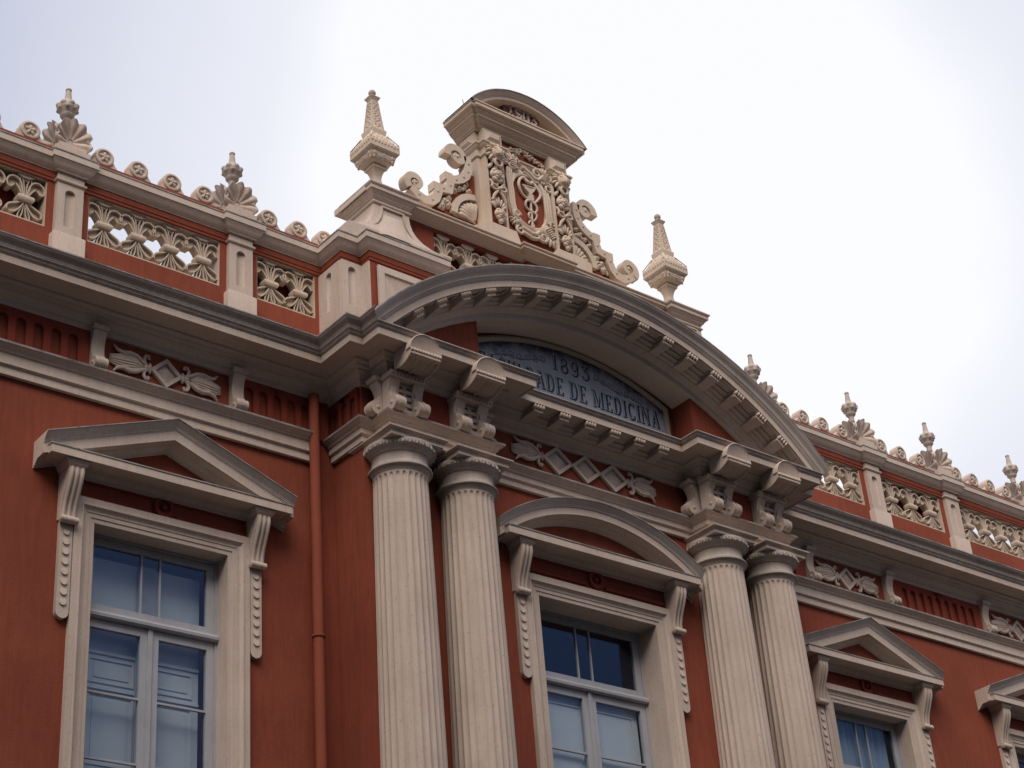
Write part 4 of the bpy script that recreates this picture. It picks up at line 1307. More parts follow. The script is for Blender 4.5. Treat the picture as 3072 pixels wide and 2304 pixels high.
# ------------------------------------------------------------------ shell finials on the piers
def shell_mb(tilt=0):
    mb = MB(); nl = 7; per = 8; na = nl*per; nr = 8; vs = []
    for lay in (0, 1):
        for i in range(nr+1):
            q = i/nr
            for j in range(na+1):
                u = j/na
                a = lerp(R(-28), R(208), u)
                ph = (u*nl) % 1
                lobe = abs(math.sin(PI*u*nl))
                rr = (.045 + q*(.25 + .022*lobe))
                y = -.03 - .085*q**1.5 - .06*min(1, q*1.6)*(lobe**1.3) + (.035 if lay else 0)
                vs.append((rr*math.cos(a)*.95, y, .10 + rr*math.sin(a)*1.15))
    o = (nr+1)*(na+1); fs = []
    for lay in (0, 1):
        for i in range(nr):
            for j in range(na):
                b = lay*o+i*(na+1)+j
                fs.append((b, b+1, b+na+2, b+na+1))
    for j in range(na): fs.append((nr*(na+1)+j, nr*(na+1)+j+1, o+nr*(na+1)+j+1, o+nr*(na+1)+j))
    mb.add(vs, fs)
    return mb
def shell_finial(x, label):
    zb = 18.885
    t = empty('shell_finial', (x, YW+.20, zb)); tag(t, label, 'finial', 'shell finials on the parapet piers')
    mb = MB().sq([(.19, 0), (.19, .10), (.17, .12), (.15, .30), (.12, .42)], (0, 0))
    mb.lathe([(.19, .36), (.185, .41), (.16, .46), (.12, .49), (.07, .50)], (0, 0), 20)
    mb.build('base', STONE, t, smooth=35)
    sh = shell_mb()
    for q in range(4):
        place(sh, Matrix.Rotation(q*PI/2, 4, 'Z') @ Matrix.Translation((0, -.145, .03))).build('shell', STONE if q % 2 else CREAM, t, smooth=40)
    mb = MB().lathe([(r_*1.12, z_*.93+.05) for r_, z_ in [(.058, .55), (.052, .60), (.055, .68), (.075, .70), (.098, .735), (.10, .755), (.092, .765), (.10, .80), (.135, .85), (.15, .90), (.14, .95), (.11, 1.0), (.075, 1.035), (.06, 1.06), (.05, 1.12), (.038, 1.26), (.036, 1.275), (.043, 1.285), (.043, 1.31), (.025, 1.335), (.0, 1.34)]], (0, 0), 24)
    for q in range(7):
        a = 2*PI*q/7+.2
        mb.blob((.128*math.cos(a), .128*math.sin(a), .925), (.057, .057, .056), 9, 7)
        a += PI/7
        mb.blob((.138*math.cos(a), .138*math.sin(a), .855), (.04, .04, .035), 8, 6)
    mb.build('urn', STONE, t, smooth=40)
    return t
def copy_tree(o, x, label):
    c = o.copy(); COL.objects.link(c); c.location = (x, o.location.y, o.location.z); c['label'] = label
    for ch in list(o.children):
        d = ch.copy(); COL.objects.link(d); d.parent = c
    return c
sf = shell_finial(-XP[1], 'weathered shell finial with urn tip, the leftmost on the left parapet')
copy_tree(sf, -XP[0], 'shell finial with urn tip on the left parapet, the one nearest the left obelisk')
copy_tree(sf, XP[0], 'shell finial with urn tip half hidden behind the right end of the big arch')
copy_tree(sf, XP[1], 'shell finial with urn tip on the first fully visible pier right of the big arch')
copy_tree(sf, XP[2], 'shell finial with urn tip on the second fully visible pier right of the big arch')
copy_tree(sf, XP[3], 'shell finial cut by the right edge of the view, last on the right parapet')

# ------------------------------------------------------------------ crest with the date
YCR = 0.0
YP = -.13
CR = MB()
CR.box(-1.10, 1.10, YCR, .55, 19.91, 22.36)
CREST = CR.build('date_crest', CREAMW, B)
# plinth and red field
mb = MB()
for s in (-1, 1):
    mb.prism([(s*1.30, 19.90), (s*1.30, 20.30), (s*1.10, 20.36), (s*.50, 20.36), (s*.42, 20.12), (s*.42, 19.90)], -.24, .10)
mb.box(-1.28, 1.28, -.02, .58, 19.9, 20.35)
mb.build('plinth', CREAMW, CREST)
MB().box(-.585, .585, -.022, .02, 19.90, 22.02).build('red_field', RED, CREST)
for s in (-1, 1):
    mb = MB(); c = s*.80
    mb.box(c-.22, c-.165, YP, .02, 20.34, 22.0); mb.box(c+.165, c+.22, YP, .02, 20.34, 22.0)
    mb.box(c-.165, c+.165, YP, .02, 20.34, 20.40); mb.box(c-.165, c+.165, YP, .02, 21.94, 22.0)
    p = mb.build('pilaster', CREAMW, CREST)
    MB().box(c-.17, c+.17, -.05, .02, 20.395, 21.945).build('pilaster_field', RED, p)
    # garland: lion mask, rose, ribbon bow, rosebud and drop
    gb = MB(); rnd = random.Random(11 if s < 0 else 12)
    y = YP-.01
    def rose(zc, r):
        gb.blob((c, y-.03, zc), (r*.55, .07, r*.55), 10, 8)
        for k_, (n_, q, rr) in enumerate(((6, .62, .42), (5, .34, .32), (3, .14, .22))):
            for j in range(n_):
                a = 2*PI*j/n_+k_*.5
                gb.blob((c+r*q*math.cos(a), y-.035-.025*k_, zc+r*q*math.sin(a)), (r*rr, .045, r*rr*.62), 8, 6, rot=a+PI/2)
    def leaf(x, z, l, wd, a):
        gb.blob((x, y-.01, z), (l, .03, wd), 8, 6, rot=a)
    # mask
    gb.blob((c, y-.07, 22.02), (.12, .13, .15), 12, 9)
    gb.blob((c, y-.17, 21.99), (.035, .05, .07), 8, 6)
    for e in (-1, 1):
        gb.blob((c+e*.055, y-.155, 22.05), (.032, .03, .02), 7, 5); gb.blob((c+e*.05, y-.16, 21.955), (.045, .035, .03), 7, 5)
        gb.blob((c+e*.06, y-.13, 22.09), (.05, .04, .018), 7, 5, rot=e*-.3)
    for j in range(15):
        a = 2*PI*j/15
        gb.blob((c+.165*math.cos(a), y-.03-.02*(j % 2), 22.03+.19*math.sin(a)), (.075, .05, .032), 7, 5, rot=a+.5)
    gb.tube([(c+.085*math.cos(t), y-.10, 21.80+.085*math.sin(t)) for t in [2*PI*i/12 for i in range(12)]], .026, 7, close=True)
    leaf(c-.13, 21.74, .09, .04, .9); leaf(c+.13, 21.74, .09, .04, -.9); leaf(c, 21.70, .1, .05, PI/2)
    rose(21.54, .19)
    leaf(c-.12, 21.36, .09, .035, 2.2); leaf(c+.12, 21.36, .09, .035, .9); leaf(c, 21.38, .10, .03, PI/2)
    for e in (-1, 1):
        gb.tube([(c, y-.05, 21.22), (c+e*.07, y-.06, 21.28), (c+e*.15, y-.05, 21.30), (c+e*.17, y-.05, 21.23), (c+e*.10, y-.05, 21.19), (c, y-.05, 21.22)], [.02, .028, .03, .03, .026, .02], 6)
        gb.tube([(c, y-.04, 21.21), (c+e*.07, y-.05, 21.12), (c+e*.12, y-.04, 21.05), (c+e*.15, y-.03, 20.95)], [.024, .03, .03, .02], 6)
    gb.blob((c, y-.07, 21.22), (.035, .04, .04), 8, 6)
    for j in range(5): leaf(c+(j-2)*.055, 20.98-.03*abs(j-2), .10, .028, PI/2-(j-2)*.28)
    leaf(c-.12, 20.86, .08, .035, 2.3); leaf(c+.12, 20.86, .08, .035, .8)
    rose(20.66, .155)
    gb.blob((c, y-.03, 20.52), (.06, .045, .06), 8, 6)
    gb.build('garland', CREAMW, p, smooth=50)

# cartouche frame round the emblem
mb = MB()
F = -.02
# plate with the oval opening
no = 48; vs = []
for i in range(no):
    a = 2*PI*i/no; ca, sa = math.cos(a), math.sin(a)
    ix, iz = .035+.39*math.copysign(abs(ca)**.8, ca), 21.34+.565*math.copysign(abs(sa)**.85, sa)
    k_ = .105+.02*math.sin(4*a+.6)+.05*abs(math.cos(2*a+PI/2))
    ox, oz = ix+k_*ca*.9, iz+k_*sa
    vs += [(ix, .01, iz), (ix, -.075, iz), (ix+.02*ca, -.09, iz+.02*sa), (ox-.02*ca, -.07, oz-.02*sa), (ox, -.05, oz), (ox, .01, oz)]
for i in range(no):
    j = (i+1) % no
    mb.add([vs[i*6+q] for q in range(6)]+[vs[j*6+q] for q in range(6)], [(q, q+1, 7+q, 6+q) for q in range(5)])
def tb(pts, r, y=-.075): mb.tube([(x, y, z) for x, z in pts], r, 8)
left = [(-.40, 21.95), (-.43, 21.75), (-.40, 21.45), (-.395, 21.15), (-.36, 20.97), (-.34, 20.85)]
right = [(.44, 21.75), (.47, 21.60), (.48, 21.35), (.485, 21.12), (.52, 20.98)]
for d in (-.045, .0, .045):
    tb([(x+d, z) for x, z in left], .028); tb([(x+d*1.3, z) for x, z in right], .03)
tb([(-.10, 22.08), (-.03, 22.07), (.08, 22.02), (.18, 21.94), (.28, 21.93), (.36, 22.0)], .05)
tb([(-.06, 22.0), (.04, 21.97), (.14, 21.90), (.22, 21.86), (.30, 21.87)], .03)
tb([(-.22, 20.66), (-.12, 20.64), (0, 20.60), (.12, 20.62), (.20, 20.70)], .045)
tb([(-.24, 20.56), (-.12, 20.54), (0, 20.50), (.12, 20.52), (.20, 20.56)], .04)
mb.box(-.20, .18, -.06, F, 20.54, 20.66)
def curl(cx, cz, r, a0, turns, rad=.028):
    pts = []
    for i in range(19):
        t = i/18; a = a0+turns*2*PI*t; q = r*(1-.75*t)
        pts.append((cx+q*math.cos(a), cz+q*math.sin(a)))
    mb.tube([(x, -.085-.02*i/18, z) for i, (x, z) in enumerate(pts)], [rad*(1-.4*i/18) for i in range(19)], 7)
curl(-.27, 22.16, .12, 0, 1.1); curl(-.36, 22.02, .10, 2, -1.2); curl(.27, 22.08, .10, 1, 1.2); curl(.52, 21.82, .13, 2.6, -1.3, .034)
curl(-.27, 20.57, .10, 2, 1.2, .03); curl(.28, 20.60, .11, 3, 1.3, .034); curl(.55, 20.98, .10, 0, -1.2); curl(-.32, 20.92, .09, 0, 1.3)
def fan(cx, cz, a, r, n=7):
    mb.blob((cx, -.05, cz), (r*.5, .07, r*.9), 10, 8, rot=a)
    for j in range(n):
        t = (j-(n-1)/2)/n
        b = a+PI/2+t*2.6
        mb.blob((cx+r*.75*math.cos(b), -.07, cz+r*.75*math.sin(b)), (r*.42, .05, r*.15), 7, 5, rot=b)
    for j in range(6): mb.blob((cx+(j-2.5)*r*.16*math.cos(a+PI/2), -.115, cz+(j-2.5)*r*.16*math.sin(a+PI/2)), (r*.36, .025, r*.06), 7, 5, rot=a)
fan(-.31, 22.06, .6, .24); fan(.46, 22.03, -.6, .22); fan(.47, 20.76, -2.5, .26); fan(-.36, 20.78, 2.6, .13, 5)
mb.blob((-.35, -.07, 20.73), .075, 12, 9)
mb.build('cartouche', CREAMW, CREST, smooth=50)

# emblem: two snakes wound on a staff below a bowl
em = MB()
def snake(pts, r0, r1, ys=None):
    n = len(pts)
    P = []
    for k_ in range(n-1):
        p0, p1, p2, p3 = pts[max(k_-1, 0)], pts[k_], pts[k_+1], pts[min(k_+2, n-1)]
        for i in range(4):
            t = i/4
            f = lambda a, b, c, d: 0.5*((2*b)+(-a+c)*t+(2*a-5*b+4*c-d)*t*t+(-a+3*b-3*c+d)*t**3)
            P.append((f(p0[0], p1[0], p2[0], p3[0]), f(p0[1], p1[1], p2[1], p3[1])))
    P.append(pts[-1]); m = len(P)
    em.tube([(x, -.075+.018*math.sin(i*.35), z) for i, (x, z) in enumerate(P)], [lerp(r0, r1, i/(m-1)) for i in range(m)], 8)
snake([(.02, 21.80), (-.05, 21.87), (-.14, 21.81), (-.21, 21.68), (-.20, 21.56), (-.12, 21.46), (.0, 21.40), (.11, 21.345), (.185, 21.27), (.19, 21.18), (.12, 21.11), (.02, 21.08), (-.035, 21.02), (-.02, 20.95), (.06, 20.915), (.09, 20.84), (.09, 20.77)], .034, .017)
snake([(.12, 21.80), (.17, 21.855), (.225, 21.78), (.29, 21.67), (.31, 21.57), (.25, 21.46), (.15, 21.365), (.02, 21.36), (-.06, 21.31), (-.075, 21.23), (-.03, 21.17), (.06, 21.135), (.15, 21.09), (.165, 21.03), (.13, 20.96), (.06, 20.915), (-.02, 20.87), (-.055, 20.80)], .034, .017)
em.blob((.035, -.09, 21.785), (.045, .035, .03), 8, 6, rot=-.8); em.blob((.115, -.09, 21.785), (.045, .035, .03), 8, 6, rot=.7)
em.tube([(.07, -.06, 21.42), (.065, -.06, 20.98), (.045, -.06, 20.74)], .026, 8)
em.prism([(-.115, 21.665), (.215, 21.715), (.15, 21.60), (.10, 21.555), (.10, 21.52), (.15, 21.50), (.0, 21.475), (.03, 21.51), (.02, 21.545), (-.06, 21.60)], -.10, F)
em.tube([(-.115, -.085, 21.668), (.05, -.105, 21.672), (.215, -.085, 21.715)], .016, 6)
em.prism([(.01, 21.47), (.12, 21.49), (.14, 21.43), (.12, 21.38), (.03, 21.38), (.0, 21.42)], -.10, F)
em.build('snake_emblem', CREAMW, CREST, smooth=50)

# entablature of the crest
EP = [(-1.10, .55), (-1.10, YCR), (-1.02, YCR), (-1.02, YP), (-.58, YP), (-.58, YCR+.02), (.58, YCR+.02), (.58, YP), (1.02, YP), (1.02, YCR), (1.10, YCR), (1.10, .55)]
mb = MB()
mb.sweep_xy(EP, [(0, 21.96), (.02, 21.965), (.03, 21.985), (.02, 22.0), (.005, 22.01), (.005, 22.14), (.015, 22.15), (.03, 22.17), (.045, 22.19), (.06, 22.23), (.075, 22.24), (.075, 22.27), (0, 22.285)])
mb.build('abacus_band', CREAMW, CREST, smooth=25)
mb = MB()
for s in (-1, 1):
    c = s*.80
    mb.box(c-.22, c+.22, YP+.002, .02, 22.27, 22.60)
    O = [(c-.19, 22.31), (c+.19, 22.31), (c+.19, 22.56), (c-.19, 22.56)]; I = [(c-.11, 22.39), (c+.11, 22.39), (c+.11, 22.48), (c-.11, 22.48)]
    vs = [(p, YP, q) for p, q in O]+[(p, YP-.06, q) for p, q in I]
    mb.add(vs, [(4, 5, 6, 7)]+[(i, (i+1) % 4, 4+(i+1) % 4, 4+i) for i in range(4)])
    vs = [(s*1.102, p, q) for p, q in ((.06, 22.31), (.48, 22.31), (.48, 22.56), (.06, 22.56))]+[(s*1.16, p, q) for p, q in ((.16, 22.39), (.38, 22.39), (.38, 22.48), (.16, 22.48))]
    mb.add(vs, [(4, 5, 6, 7)]+[(i, (i+1) % 4, 4+(i+1) % 4, 4+i) for i in range(4)])
mb.box(-1.10, 1.10, YCR+.03, .55, 22.27, 22.60)
mb.build('frieze_blocks', CREAMW, CREST)
MB().box(-.579, .579, YCR-.005, .04, 22.28, 22.60).build('frieze_field', RED, CREST)
mb = MB(); rnd = random.Random(5)
for s in (-1, 1):                                             # laurel sprays meeting in the middle
    for i in range(9):
        t = i/8; x = s*(.06+.44*t); z = 22.47-.11*t
        for k_ in range(4):
            mb.blob((x+rnd.uniform(-.02, .02), -.03-.02*(k_ % 2), z+rnd.uniform(-.05, .05)*(1.2-t*.5)), (.052*(1.15-.5*t), .03, .02), 7, 5, rot=rnd.uniform(-1.2, 1.2)+(PI if s < 0 else 0))
mb.build('laurel_spray', CREAMW, CREST, smooth=50)
CP = [(0, 22.58), (.02, 22.585), (.03, 22.61), (.05, 22.62), (.065, 22.65), (.08, 22.66), (.09, 22.68), (.13, 22.70), (.165, 22.74), (.175, 22.755), (.19, 22.755), (.19, 22.80), (.21, 22.81), (.235, 22.84), (.25, 22.85), (.25, 22.865), (.28, 22.875), (.30, 22.885), (.30, 22.955), (.315, 22.96), (.315, 22.985), (-.05, 23.0)]
mb = MB()
mb.sweep_xy([(-1.10, .55), (-1.10, YCR), (-1.02, YCR), (-1.02, YCR-.05), (1.02, YCR-.05), (1.02, YCR), (1.10, YCR), (1.10, .55)], CP)
mb.box(-1.095, 1.095, YCR-.045, .545, 22.59, 22.99)
mb.build('crest_cornice', CREAMW, CREST, smooth=25)
# segmental gable
XG, ZS, ZG = 1.425, 22.99, 23.655
rg = (XG*XG+(ZG-ZS)**2)/(2*(ZG-ZS)); zg = ZG-rg
ag = math.asin(XG/rg)
path = [(rg*math.sin(t), zg+rg*math.cos(t)) for t in [lerp(-ag, ag, i/36) for i in range(37)]]
GP = [(0, .60), (.0, -.36), (-.018, -.365), (-.02, -.35), (-.05, -.335), (-.085, -.30), (-.095, -.298), (-.10, -.285), (-.115, -.28), (-.12, -.27), (-.178, -.265), (-.178, .20)]
mb = MB(); k = len(GP); vs = []; ng = 40
for i in range(ng+1):
    for o_, y_ in GP:
        r_ = rg+o_; xe = math.sqrt(max(0, r_*r_-(ZS-.006-zg)**2)); a_ = math.asin(xe/r_)*lerp(-1, 1, i/ng)
        vs.append((r_*math.sin(a_), y_, zg+r_*math.cos(a_)))
gm = [0]+[1, 1]+[0]*8
for i in range(ng):
    for j in range(k-1): mb.add([vs[i*k+j], vs[(i+1)*k+j], vs[(i+1)*k+j+1], vs[i*k+j+1]], [(0, 1, 2, 3)], gm[j])
r_ = rg-.03; xe = math.sqrt(r_*r_-(22.985-zg)**2); a_ = math.asin(xe/r_)
mb.prism([(r_*math.sin(t), zg+r_*math.cos(t)) for t in [lerp(-a_, a_, i/36) for i in range(37)]], .20, .58)
mb.build('crest_gable', [CREAM, GREYD], CREST, smooth=25)
ri = rg-.10; ai = math.asin(1.32/ri)
MB().box(-1.3, 1.3, .17, .195, 22.98, 23.1).build('gable_back', PURP, CREST)
rq = rg-.17
MB().prism([(-.435, 22.98), (.45, 22.98)] + [(x, zg+math.sqrt(rq*rq-x*x)) for x in (.45, .22, 0, -.22, -.435)], -.10, .20).build('date_panel', PURP, CREST)

# ------------------------------------------------------------------ strokes for the lettering
def strokes(mb, st, x0, z0, sx, sz, y0, y1, wk=1.0):
    for pts, wd in st:
        cl = [(x0+px*sx, z0+pz*sz) for px, pz in pts]
        w_ = [wd*wk*.5 if not isinstance(wd, (list, tuple)) else q*wk*.5 for q in (wd if isinstance(wd, (list, tuple)) else [wd]*len(cl))]
        mb.ribbon(cl, w_, y0, y1)
def ell(cx, cz, rx, rz, a0, a1, n=14): return [(cx+rx*math.cos(R(lerp(a0, a1, i/n))), cz+rz*math.sin(R(lerp(a0, a1, i/n)))) for i in range(n+1)]
T, S_ = .16, .07      # thick and thin stroke in units of the letter height
def serif(x, z, h=.11): return ([(x-h, z), (x+h, z)], .06)
G = {
 'F': (.46, [([(.12, 0), (.12, 1)], T), ([(.0, .97), (.46, .97)], S_), ([(.43, 1), (.43, .78)], .06), ([(.12, .52), (.34, .52)], S_), serif(.12, .03)]),
 'A': (.56, [([(.10, 0), (.28, 1)], S_), ([(.44, 0), (.28, 1)], T), ([(.15, .33), (.40, .33)], S_), serif(.10, .03, .09), serif(.46, .03, .10)]),
 'C': (.50, [(ell(.28, .5, .20, .46, 55, 305, 20), T*.9), ([(.44, .98), (.44, .72)], .06), ([(.44, .28), (.44, .05)], .06)]),
 'U': (.54, [([(.12, 1), (.12, .2)] + ell(.27, .2, .15, .17, 180, 360, 8) + [(.42, 1)], T*.85), serif(.12, .97), serif(.42, .97, .09)]),
 'L': (.44, [([(.12, 0), (.12, 1)], T), ([(.0, .03), (.44, .03)], S_), ([(.41, 0), (.41, .24)], .06), serif(.12, .97)]),
 'D': (.54, [([(.12, 0), (.12, 1)], T), ([(.0, .97), (.26, .97)], S_), ([(.0, .03), (.26, .03)], S_), ([(.24, .97)] + ell(.26, .5, .18, .46, 80, -80, 14) + [(.24, .03)], T*.85)]),
 'E': (.48, [([(.12, 0), (.12, 1)], T), ([(.0, .97), (.46, .97)], S_), ([(.0, .03), (.46, .03)], S_), ([(.12, .5), (.32, .5)], S_), ([(.43, 1), (.43, .78)], .06), ([(.43, 0), (.43, .22)], .06), ([(.32, .40), (.32, .60)], .05)]),
 'M': (.72, [([(.12, 0), (.12, 1)], S_), ([(.12, 1), (.36, .06)], T*.85), ([(.36, .06), (.58, 1)], S_), ([(.60, 0), (.60, 1)], T), serif(.12, .03, .1), serif(.60, .03, .12), serif(.07, .97, .08), serif(.64, .97, .08)]),
 'I': (.26, [([(.13, 0), (.13, 1)], T), serif(.13, .97, .13), serif(.13, .03, .13)]),
 'N': (.60, [([(.10, 0), (.10, 1)], S_), ([(.10, 1), (.48, 0)], T*.85), ([(.48, 0), (.48, 1)], S_), serif(.10, .03, .09), serif(.48, .97, .10), serif(.04, .97, .08)]),
 '1': (.34, [([(.18, 0), (.18, 1)], T), ([(.05, .86), (.18, .98)], S_), serif(.18, .03, .13)]),
 '8': (.50, [(ell(.25, .74, .15, .22, 0, 360, 18), .11), (ell(.25, .26, .18, .24, 0, 360, 18), .13)]),
 '9': (.50, [(ell(.25, .68, .17, .28, 0, 360, 18), .11), ([(.42, .68)] + ell(.22, .30, .19, .27, 20, -140, 12), .11)]),
 '3': (.48, [([(.08, .82), (.08, .95), (.40, .95), (.20, .62)], .09), (ell(.22, .32, .19, .29, 110, -160, 18), .13)]),
 '0': (.50, [(ell(.25, .5, .17, .45, 0, 360, 22), .13)]),
}
def write(mb, text, x0, x1, z0, h, y0, y1, wk=1.0, gap=.10, sp=.36, dx=0, dz=0):
    tot = sum(sp if ch == ' ' else G[ch][0]+gap for ch in text)-gap
    k = (x1-x0)/tot; x = x0
    for ch in text:
        if ch == ' ': x += sp*k; continue
        wd, st = G[ch]
        # strokes keep their weight in metres whatever the condensing
        strokes(mb, [([(px*k, pz*h) for px, pz in pts], ([q*min(k, h) for q in w_] if isinstance(w_, (list, tuple)) else w_*min(k, h))) for pts, w_ in st], x+dx, z0+dz, 1, 1, y0, y1, wk)
        x += (wd+gap)*k
# date on the crest
mb = MB()
D = {'1': [([(.16, 0), (.16, .22)], .10), ([(.16, .0), (.16, 1)], .13), ([(.02, .84), (.16, .96)], .11), ([(.02, .05), (.30, .05)], .10)],
     '9': [(ell(.24, .66, .17, .27, 0, 360, 16), .13), ([(.41, .66), (.41, .3)] + ell(.24, .28, .17, .22, 0, -150, 8), .13)],
     '0': [([(.08, .1), (.08, .9), (.16, .95), (.32, .95), (.40, .9), (.40, .1), (.32, .05), (.16, .05), (.08, .1)], .13)],
     '3': [([(.06, .82)] + ell(.23, .73, .17, .21, 150, -60, 10), .13), ([(.22, .54)] + ell(.23, .28, .19, .23, 80, -150, 12), .13)]}
x = -.33
for ch in '1903':
    strokes(mb, [([(px*.36, pz*.255) for px, pz in pts], wd*.32) for pts, wd in D[ch]], x, 23.225, 1, 1, -.135, -.098)
    x += .185 if ch != '1' else .165
mb.build('date_numerals', CREAM, CREST)

# ------------------------------------------------------------------ side scrolls of the crest
def side_scroll(s):
    mb = MB(); y0, y1 = .02, .20
    def spiral(cx, cz, r, a0, turns, w0, w1, n=30):
        cl = []; wd = []
        for i in range(n+1):
            t = i/n; a = a0+turns*2*PI*t; q = r*(1-.62*t)
            cl.append((s*(cx+q*math.cos(a)), cz+q*math.sin(a))); wd.append(lerp(w0, w1, t))
        return cl, wd
    # stem from the lower volute up the two steps to the upper one (x measured outwards from the crest)
    cl = [(2.66, 20.66), (2.52, 20.56), (2.36, 20.50), (2.22, 20.53), (2.12, 20.63), (2.06, 20.78), (2.035, 20.90), (1.80, 20.945), (1.74, 21.20), (1.62, 21.24), (1.49, 21.31), (1.38, 21.42), (1.32, 21.56), (1.30, 21.72), (1.33, 21.88)]
    mb.ribbon([(s*x, z) for x, z in cl], [.075, .085, .09, .09, .09, .088, .085, .085, .085, .085, .085, .085, .085, .08, .08], y0, y1)
    # squared shoulders
    for x, z in ((2.055, 20.925), (1.77, 21.26)):
        mb.box(min(s*(x-.07), s*(x+.10)), max(s*(x-.07), s*(x+.10)), y0+.001, y1-.001, z-.09, z+.075)
    c1, w1 = spiral(2.56, 20.80, .20, R(-45), .9, .075, .035)
    mb.ribbon(c1, w1, y0, y1)
    c2, w2 = spiral(1.56, 21.80, .225, R(-10), .95, .08, .04)
    mb.ribbon(c2, w2, y0, y1)
    for cx, cz, r in ((2.56, 20.80, .085), (1.56, 21.80, .10)):
        pts = [(s*(cx+r*1.35*math.cos(t)), cz+r*1.35*math.sin(t)) for t in [2*PI*i/16 for i in range(16)]]
        if s < 0: pts.reverse()
        mb.prism(pts, y0+.035, y1-.01)
        for j in range(5): mb.blob((s*(cx+r*.5*math.cos(j*1.26)), y0+.03, cz+r*.5*math.sin(j*1.26)), (r*.42, .03, r*.42), 7, 5)
        mb.blob((s*cx, y0+.01, cz), (r*.35, .03, r*.35), 7, 5)
    o = mb.build('side_scroll', CREAMW, CREST, smooth=35)
    # small sunk discs along the band
    mb = MB()
    for x, z in ((2.50, 20.56), (2.20, 20.57), (2.07, 20.80), (1.93, 20.925), (1.77, 21.05), (1.62, 21.24), (1.44, 21.37), (1.33, 21.53), (1.31, 21.72)):
        mb.blob((s*x, y0+.0, z), (.032, .012, .032), 8, 5)
    mb.build('disc_row', STONE, o, smooth=50)
    # fan shell in its round frame, and leaf fillings
    mb = MB()
    cx, cz = 1.16, 20.50
    ring = arc(cx, cz, .52, R(88), R(2), 18)
    mb.ribbon([(s*x, z) for x, z in ring], .062, y0+.03, y1-.03)
    for j in range(7):
        a = R(8+j*13.5)
        mb.tube([(s*(cx+.06*math.cos(a)), y0+.10, cz+.06*math.sin(a)), (s*(cx+.22*math.cos(a)), y0+.07, cz+.22*math.sin(a)), (s*(cx+.36*math.cos(a)), y0+.07, cz+.36*math.sin(a)), (s*(cx+.415*math.cos(a)), y0+.10, cz+.415*math.sin(a))], [.012, .03, .048, .03], 8)
    sect = [(s*cx, cz)] + [(s*(cx+.50*math.cos(t)), cz+.50*math.sin(t)) for t in [R(90*i/10) for i in range(11)]]
    if s < 0: sect.reverse()
    mb.prism(sect, y0+.11, y1-.04)
    rnd = random.Random(2)
    for x, z, r in ((1.78, 20.80, .10), (1.88, 20.70, .09), (1.93, 20.58, .085), (1.80, 20.62, .06), (1.40, 21.20, .085), (1.52, 21.12, .075), (1.28, 21.14, .075), (1.33, 21.30, .06), (1.62, 21.03, .07)):
        mb.blob((s*x, y0+.10, z), (r, .06, r*.75), 9, 7, rot=rnd.uniform(-1, 1)); mb.blob((s*(x+.01), y0+.055, z+.01), (r*.5, .03, r*.5), 7, 5)
    mb.tube([(s*x, y0+.07, z) for x, z in ((2.02, 20.50), (1.93, 20.66), (1.80, 20.72), (1.72, 20.64))], .03, 7)
    mb.tube([(s*x, y0+.07, z) for x, z in ((1.66, 21.10), (1.56, 21.18), (1.44, 21.12), (1.38, 21.22))], .03, 7)
    mb.build('shell_filling', CREAMW, o, smooth=45)
    back = [(1.05, 19.92), (2.25, 19.92), (2.10, 20.55), (1.98, 20.88), (1.74, 20.93), (1.68, 21.18), (1.40, 21.33), (1.25, 21.6), (1.05, 21.6)]
    pts = [(s*x, z) for x, z in back]
    MB().prism(pts, y0+.12, y1-.02).build('scroll_back', RED, o)
    MB().box(min(s*1.08, s*2.75), max(s*1.08, s*2.75), y0-.02, y1+.02, 19.91, 20.03).build('scroll_base', CREAMW, o)
for s in (-1, 1): side_scroll(s)

# lightning stub on the gable
tw = MB().tube([(-.93, .45, 23.40), (-.95, .45, 23.60), (-.97, .45, 23.68)], .008, 5)
tag(tw.build('twig', LEAD), 'thin dry twig sprouting from the top left of the date crest', 'twig')

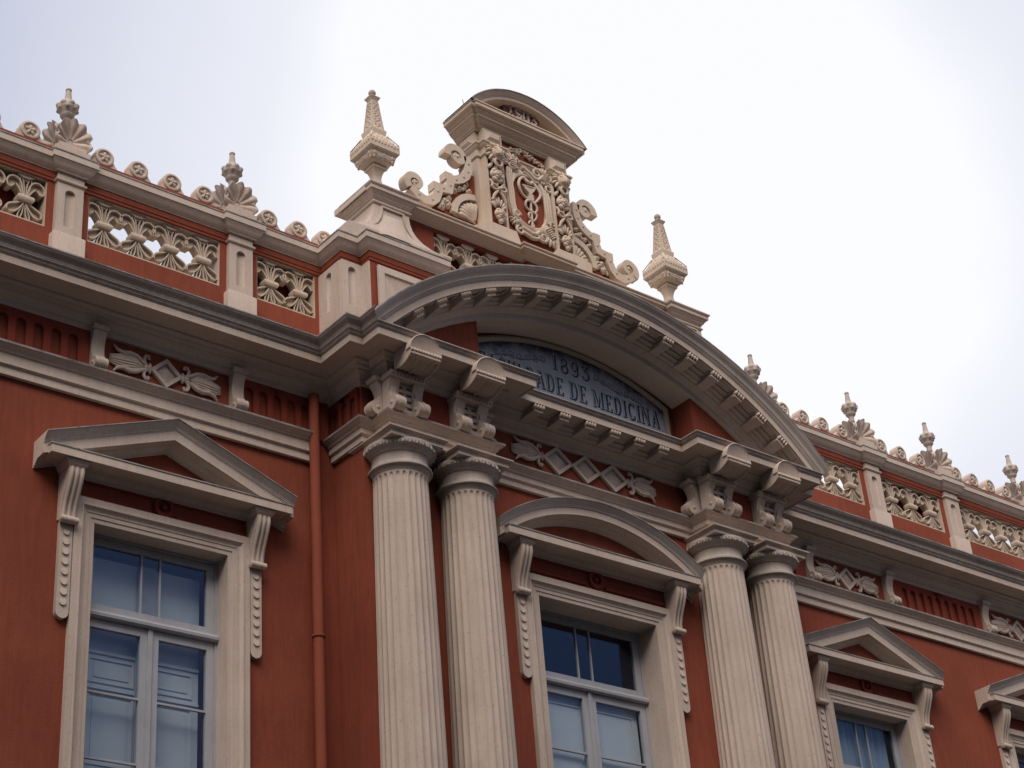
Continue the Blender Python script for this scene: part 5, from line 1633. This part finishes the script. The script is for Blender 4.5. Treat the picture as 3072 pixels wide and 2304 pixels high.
# ------------------------------------------------------------------ tiled sign in the arch
SG = empty('tile_sign', (0, -.70, 16.1))
tag(SG, 'blue and white tiled sign reading FACULDADE DE MEDICINA under the big arch', 'sign')
def sgn(mb, name, mat, smooth=None):
    o = mb.build(name, mat, SG, smooth=smooth); o.data.transform(Matrix.Translation((0, .70, -16.1))); return o
rs, zs_ = 5.10, 12.64
def sarc(r, xm, n=30):
    a = math.asin(xm/r); return [(r*math.sin(t), zs_+r*math.cos(t)) for t in [lerp(-a, a, i/n) for i in range(n+1)]]
mb = MB()
mb.prism([(2.20, 16.06)] + list(reversed(sarc(rs-.06, 2.20))) + [(-2.20, 16.06)], -.715, -.68)
sgn(mb, 'tile_panel', TILE)
mb = MB()
pa = [(-2.20, 16.06)] + sarc(rs-.06, 2.20) + [(2.20, 16.06)]
mb.sweep_xz(pa, [(-.012, -.70), (-.012, -.735), (.02, -.745), (.03, -.76), (.055, -.765), (.065, -.755), (.085, -.75), (.085, -.685)])
sgn(mb, 'sign_frame', TILE_FR, 25)
mb = MB(); write(mb, 'FACULDADE DE MEDICINA', -2.06, 2.07, 16.755, .345, -.7185, -.716, 1.35, gap=.07, sp=.30)
write(mb, '1893', -.40, .46, 17.24, .30, -.7185, -.716, 1.3, gap=.16)
sgn(mb, 'lettering', INK)
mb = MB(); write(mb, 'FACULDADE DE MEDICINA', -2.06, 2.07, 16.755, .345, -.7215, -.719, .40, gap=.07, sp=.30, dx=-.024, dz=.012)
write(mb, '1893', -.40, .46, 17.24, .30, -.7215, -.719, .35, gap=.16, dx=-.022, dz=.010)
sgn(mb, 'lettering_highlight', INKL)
for s in (-1, 1):
    mb = MB()
    for k_ in range(7):
        cx = s*(.62+.17*k_); cz = 17.36-.028*k_-.02*(k_ % 2)
        cl = [(cx+s*(.085-.07*t)*math.cos(R(500*t+60*k_)), cz+(.075-.06*t)*math.sin(R(500*t+60*k_))) for t in [i/14 for i in range(15)]]
        mb.ribbon(cl, .007, -.7185, -.716)
    mb.ribbon([(s*(.55+.2*i), 17.33-.035*i+.03*math.sin(i*1.8)) for i in range(7)], .007, -.7187, -.7162)
    sgn(mb, 'painted_scrollwork', SCRL)
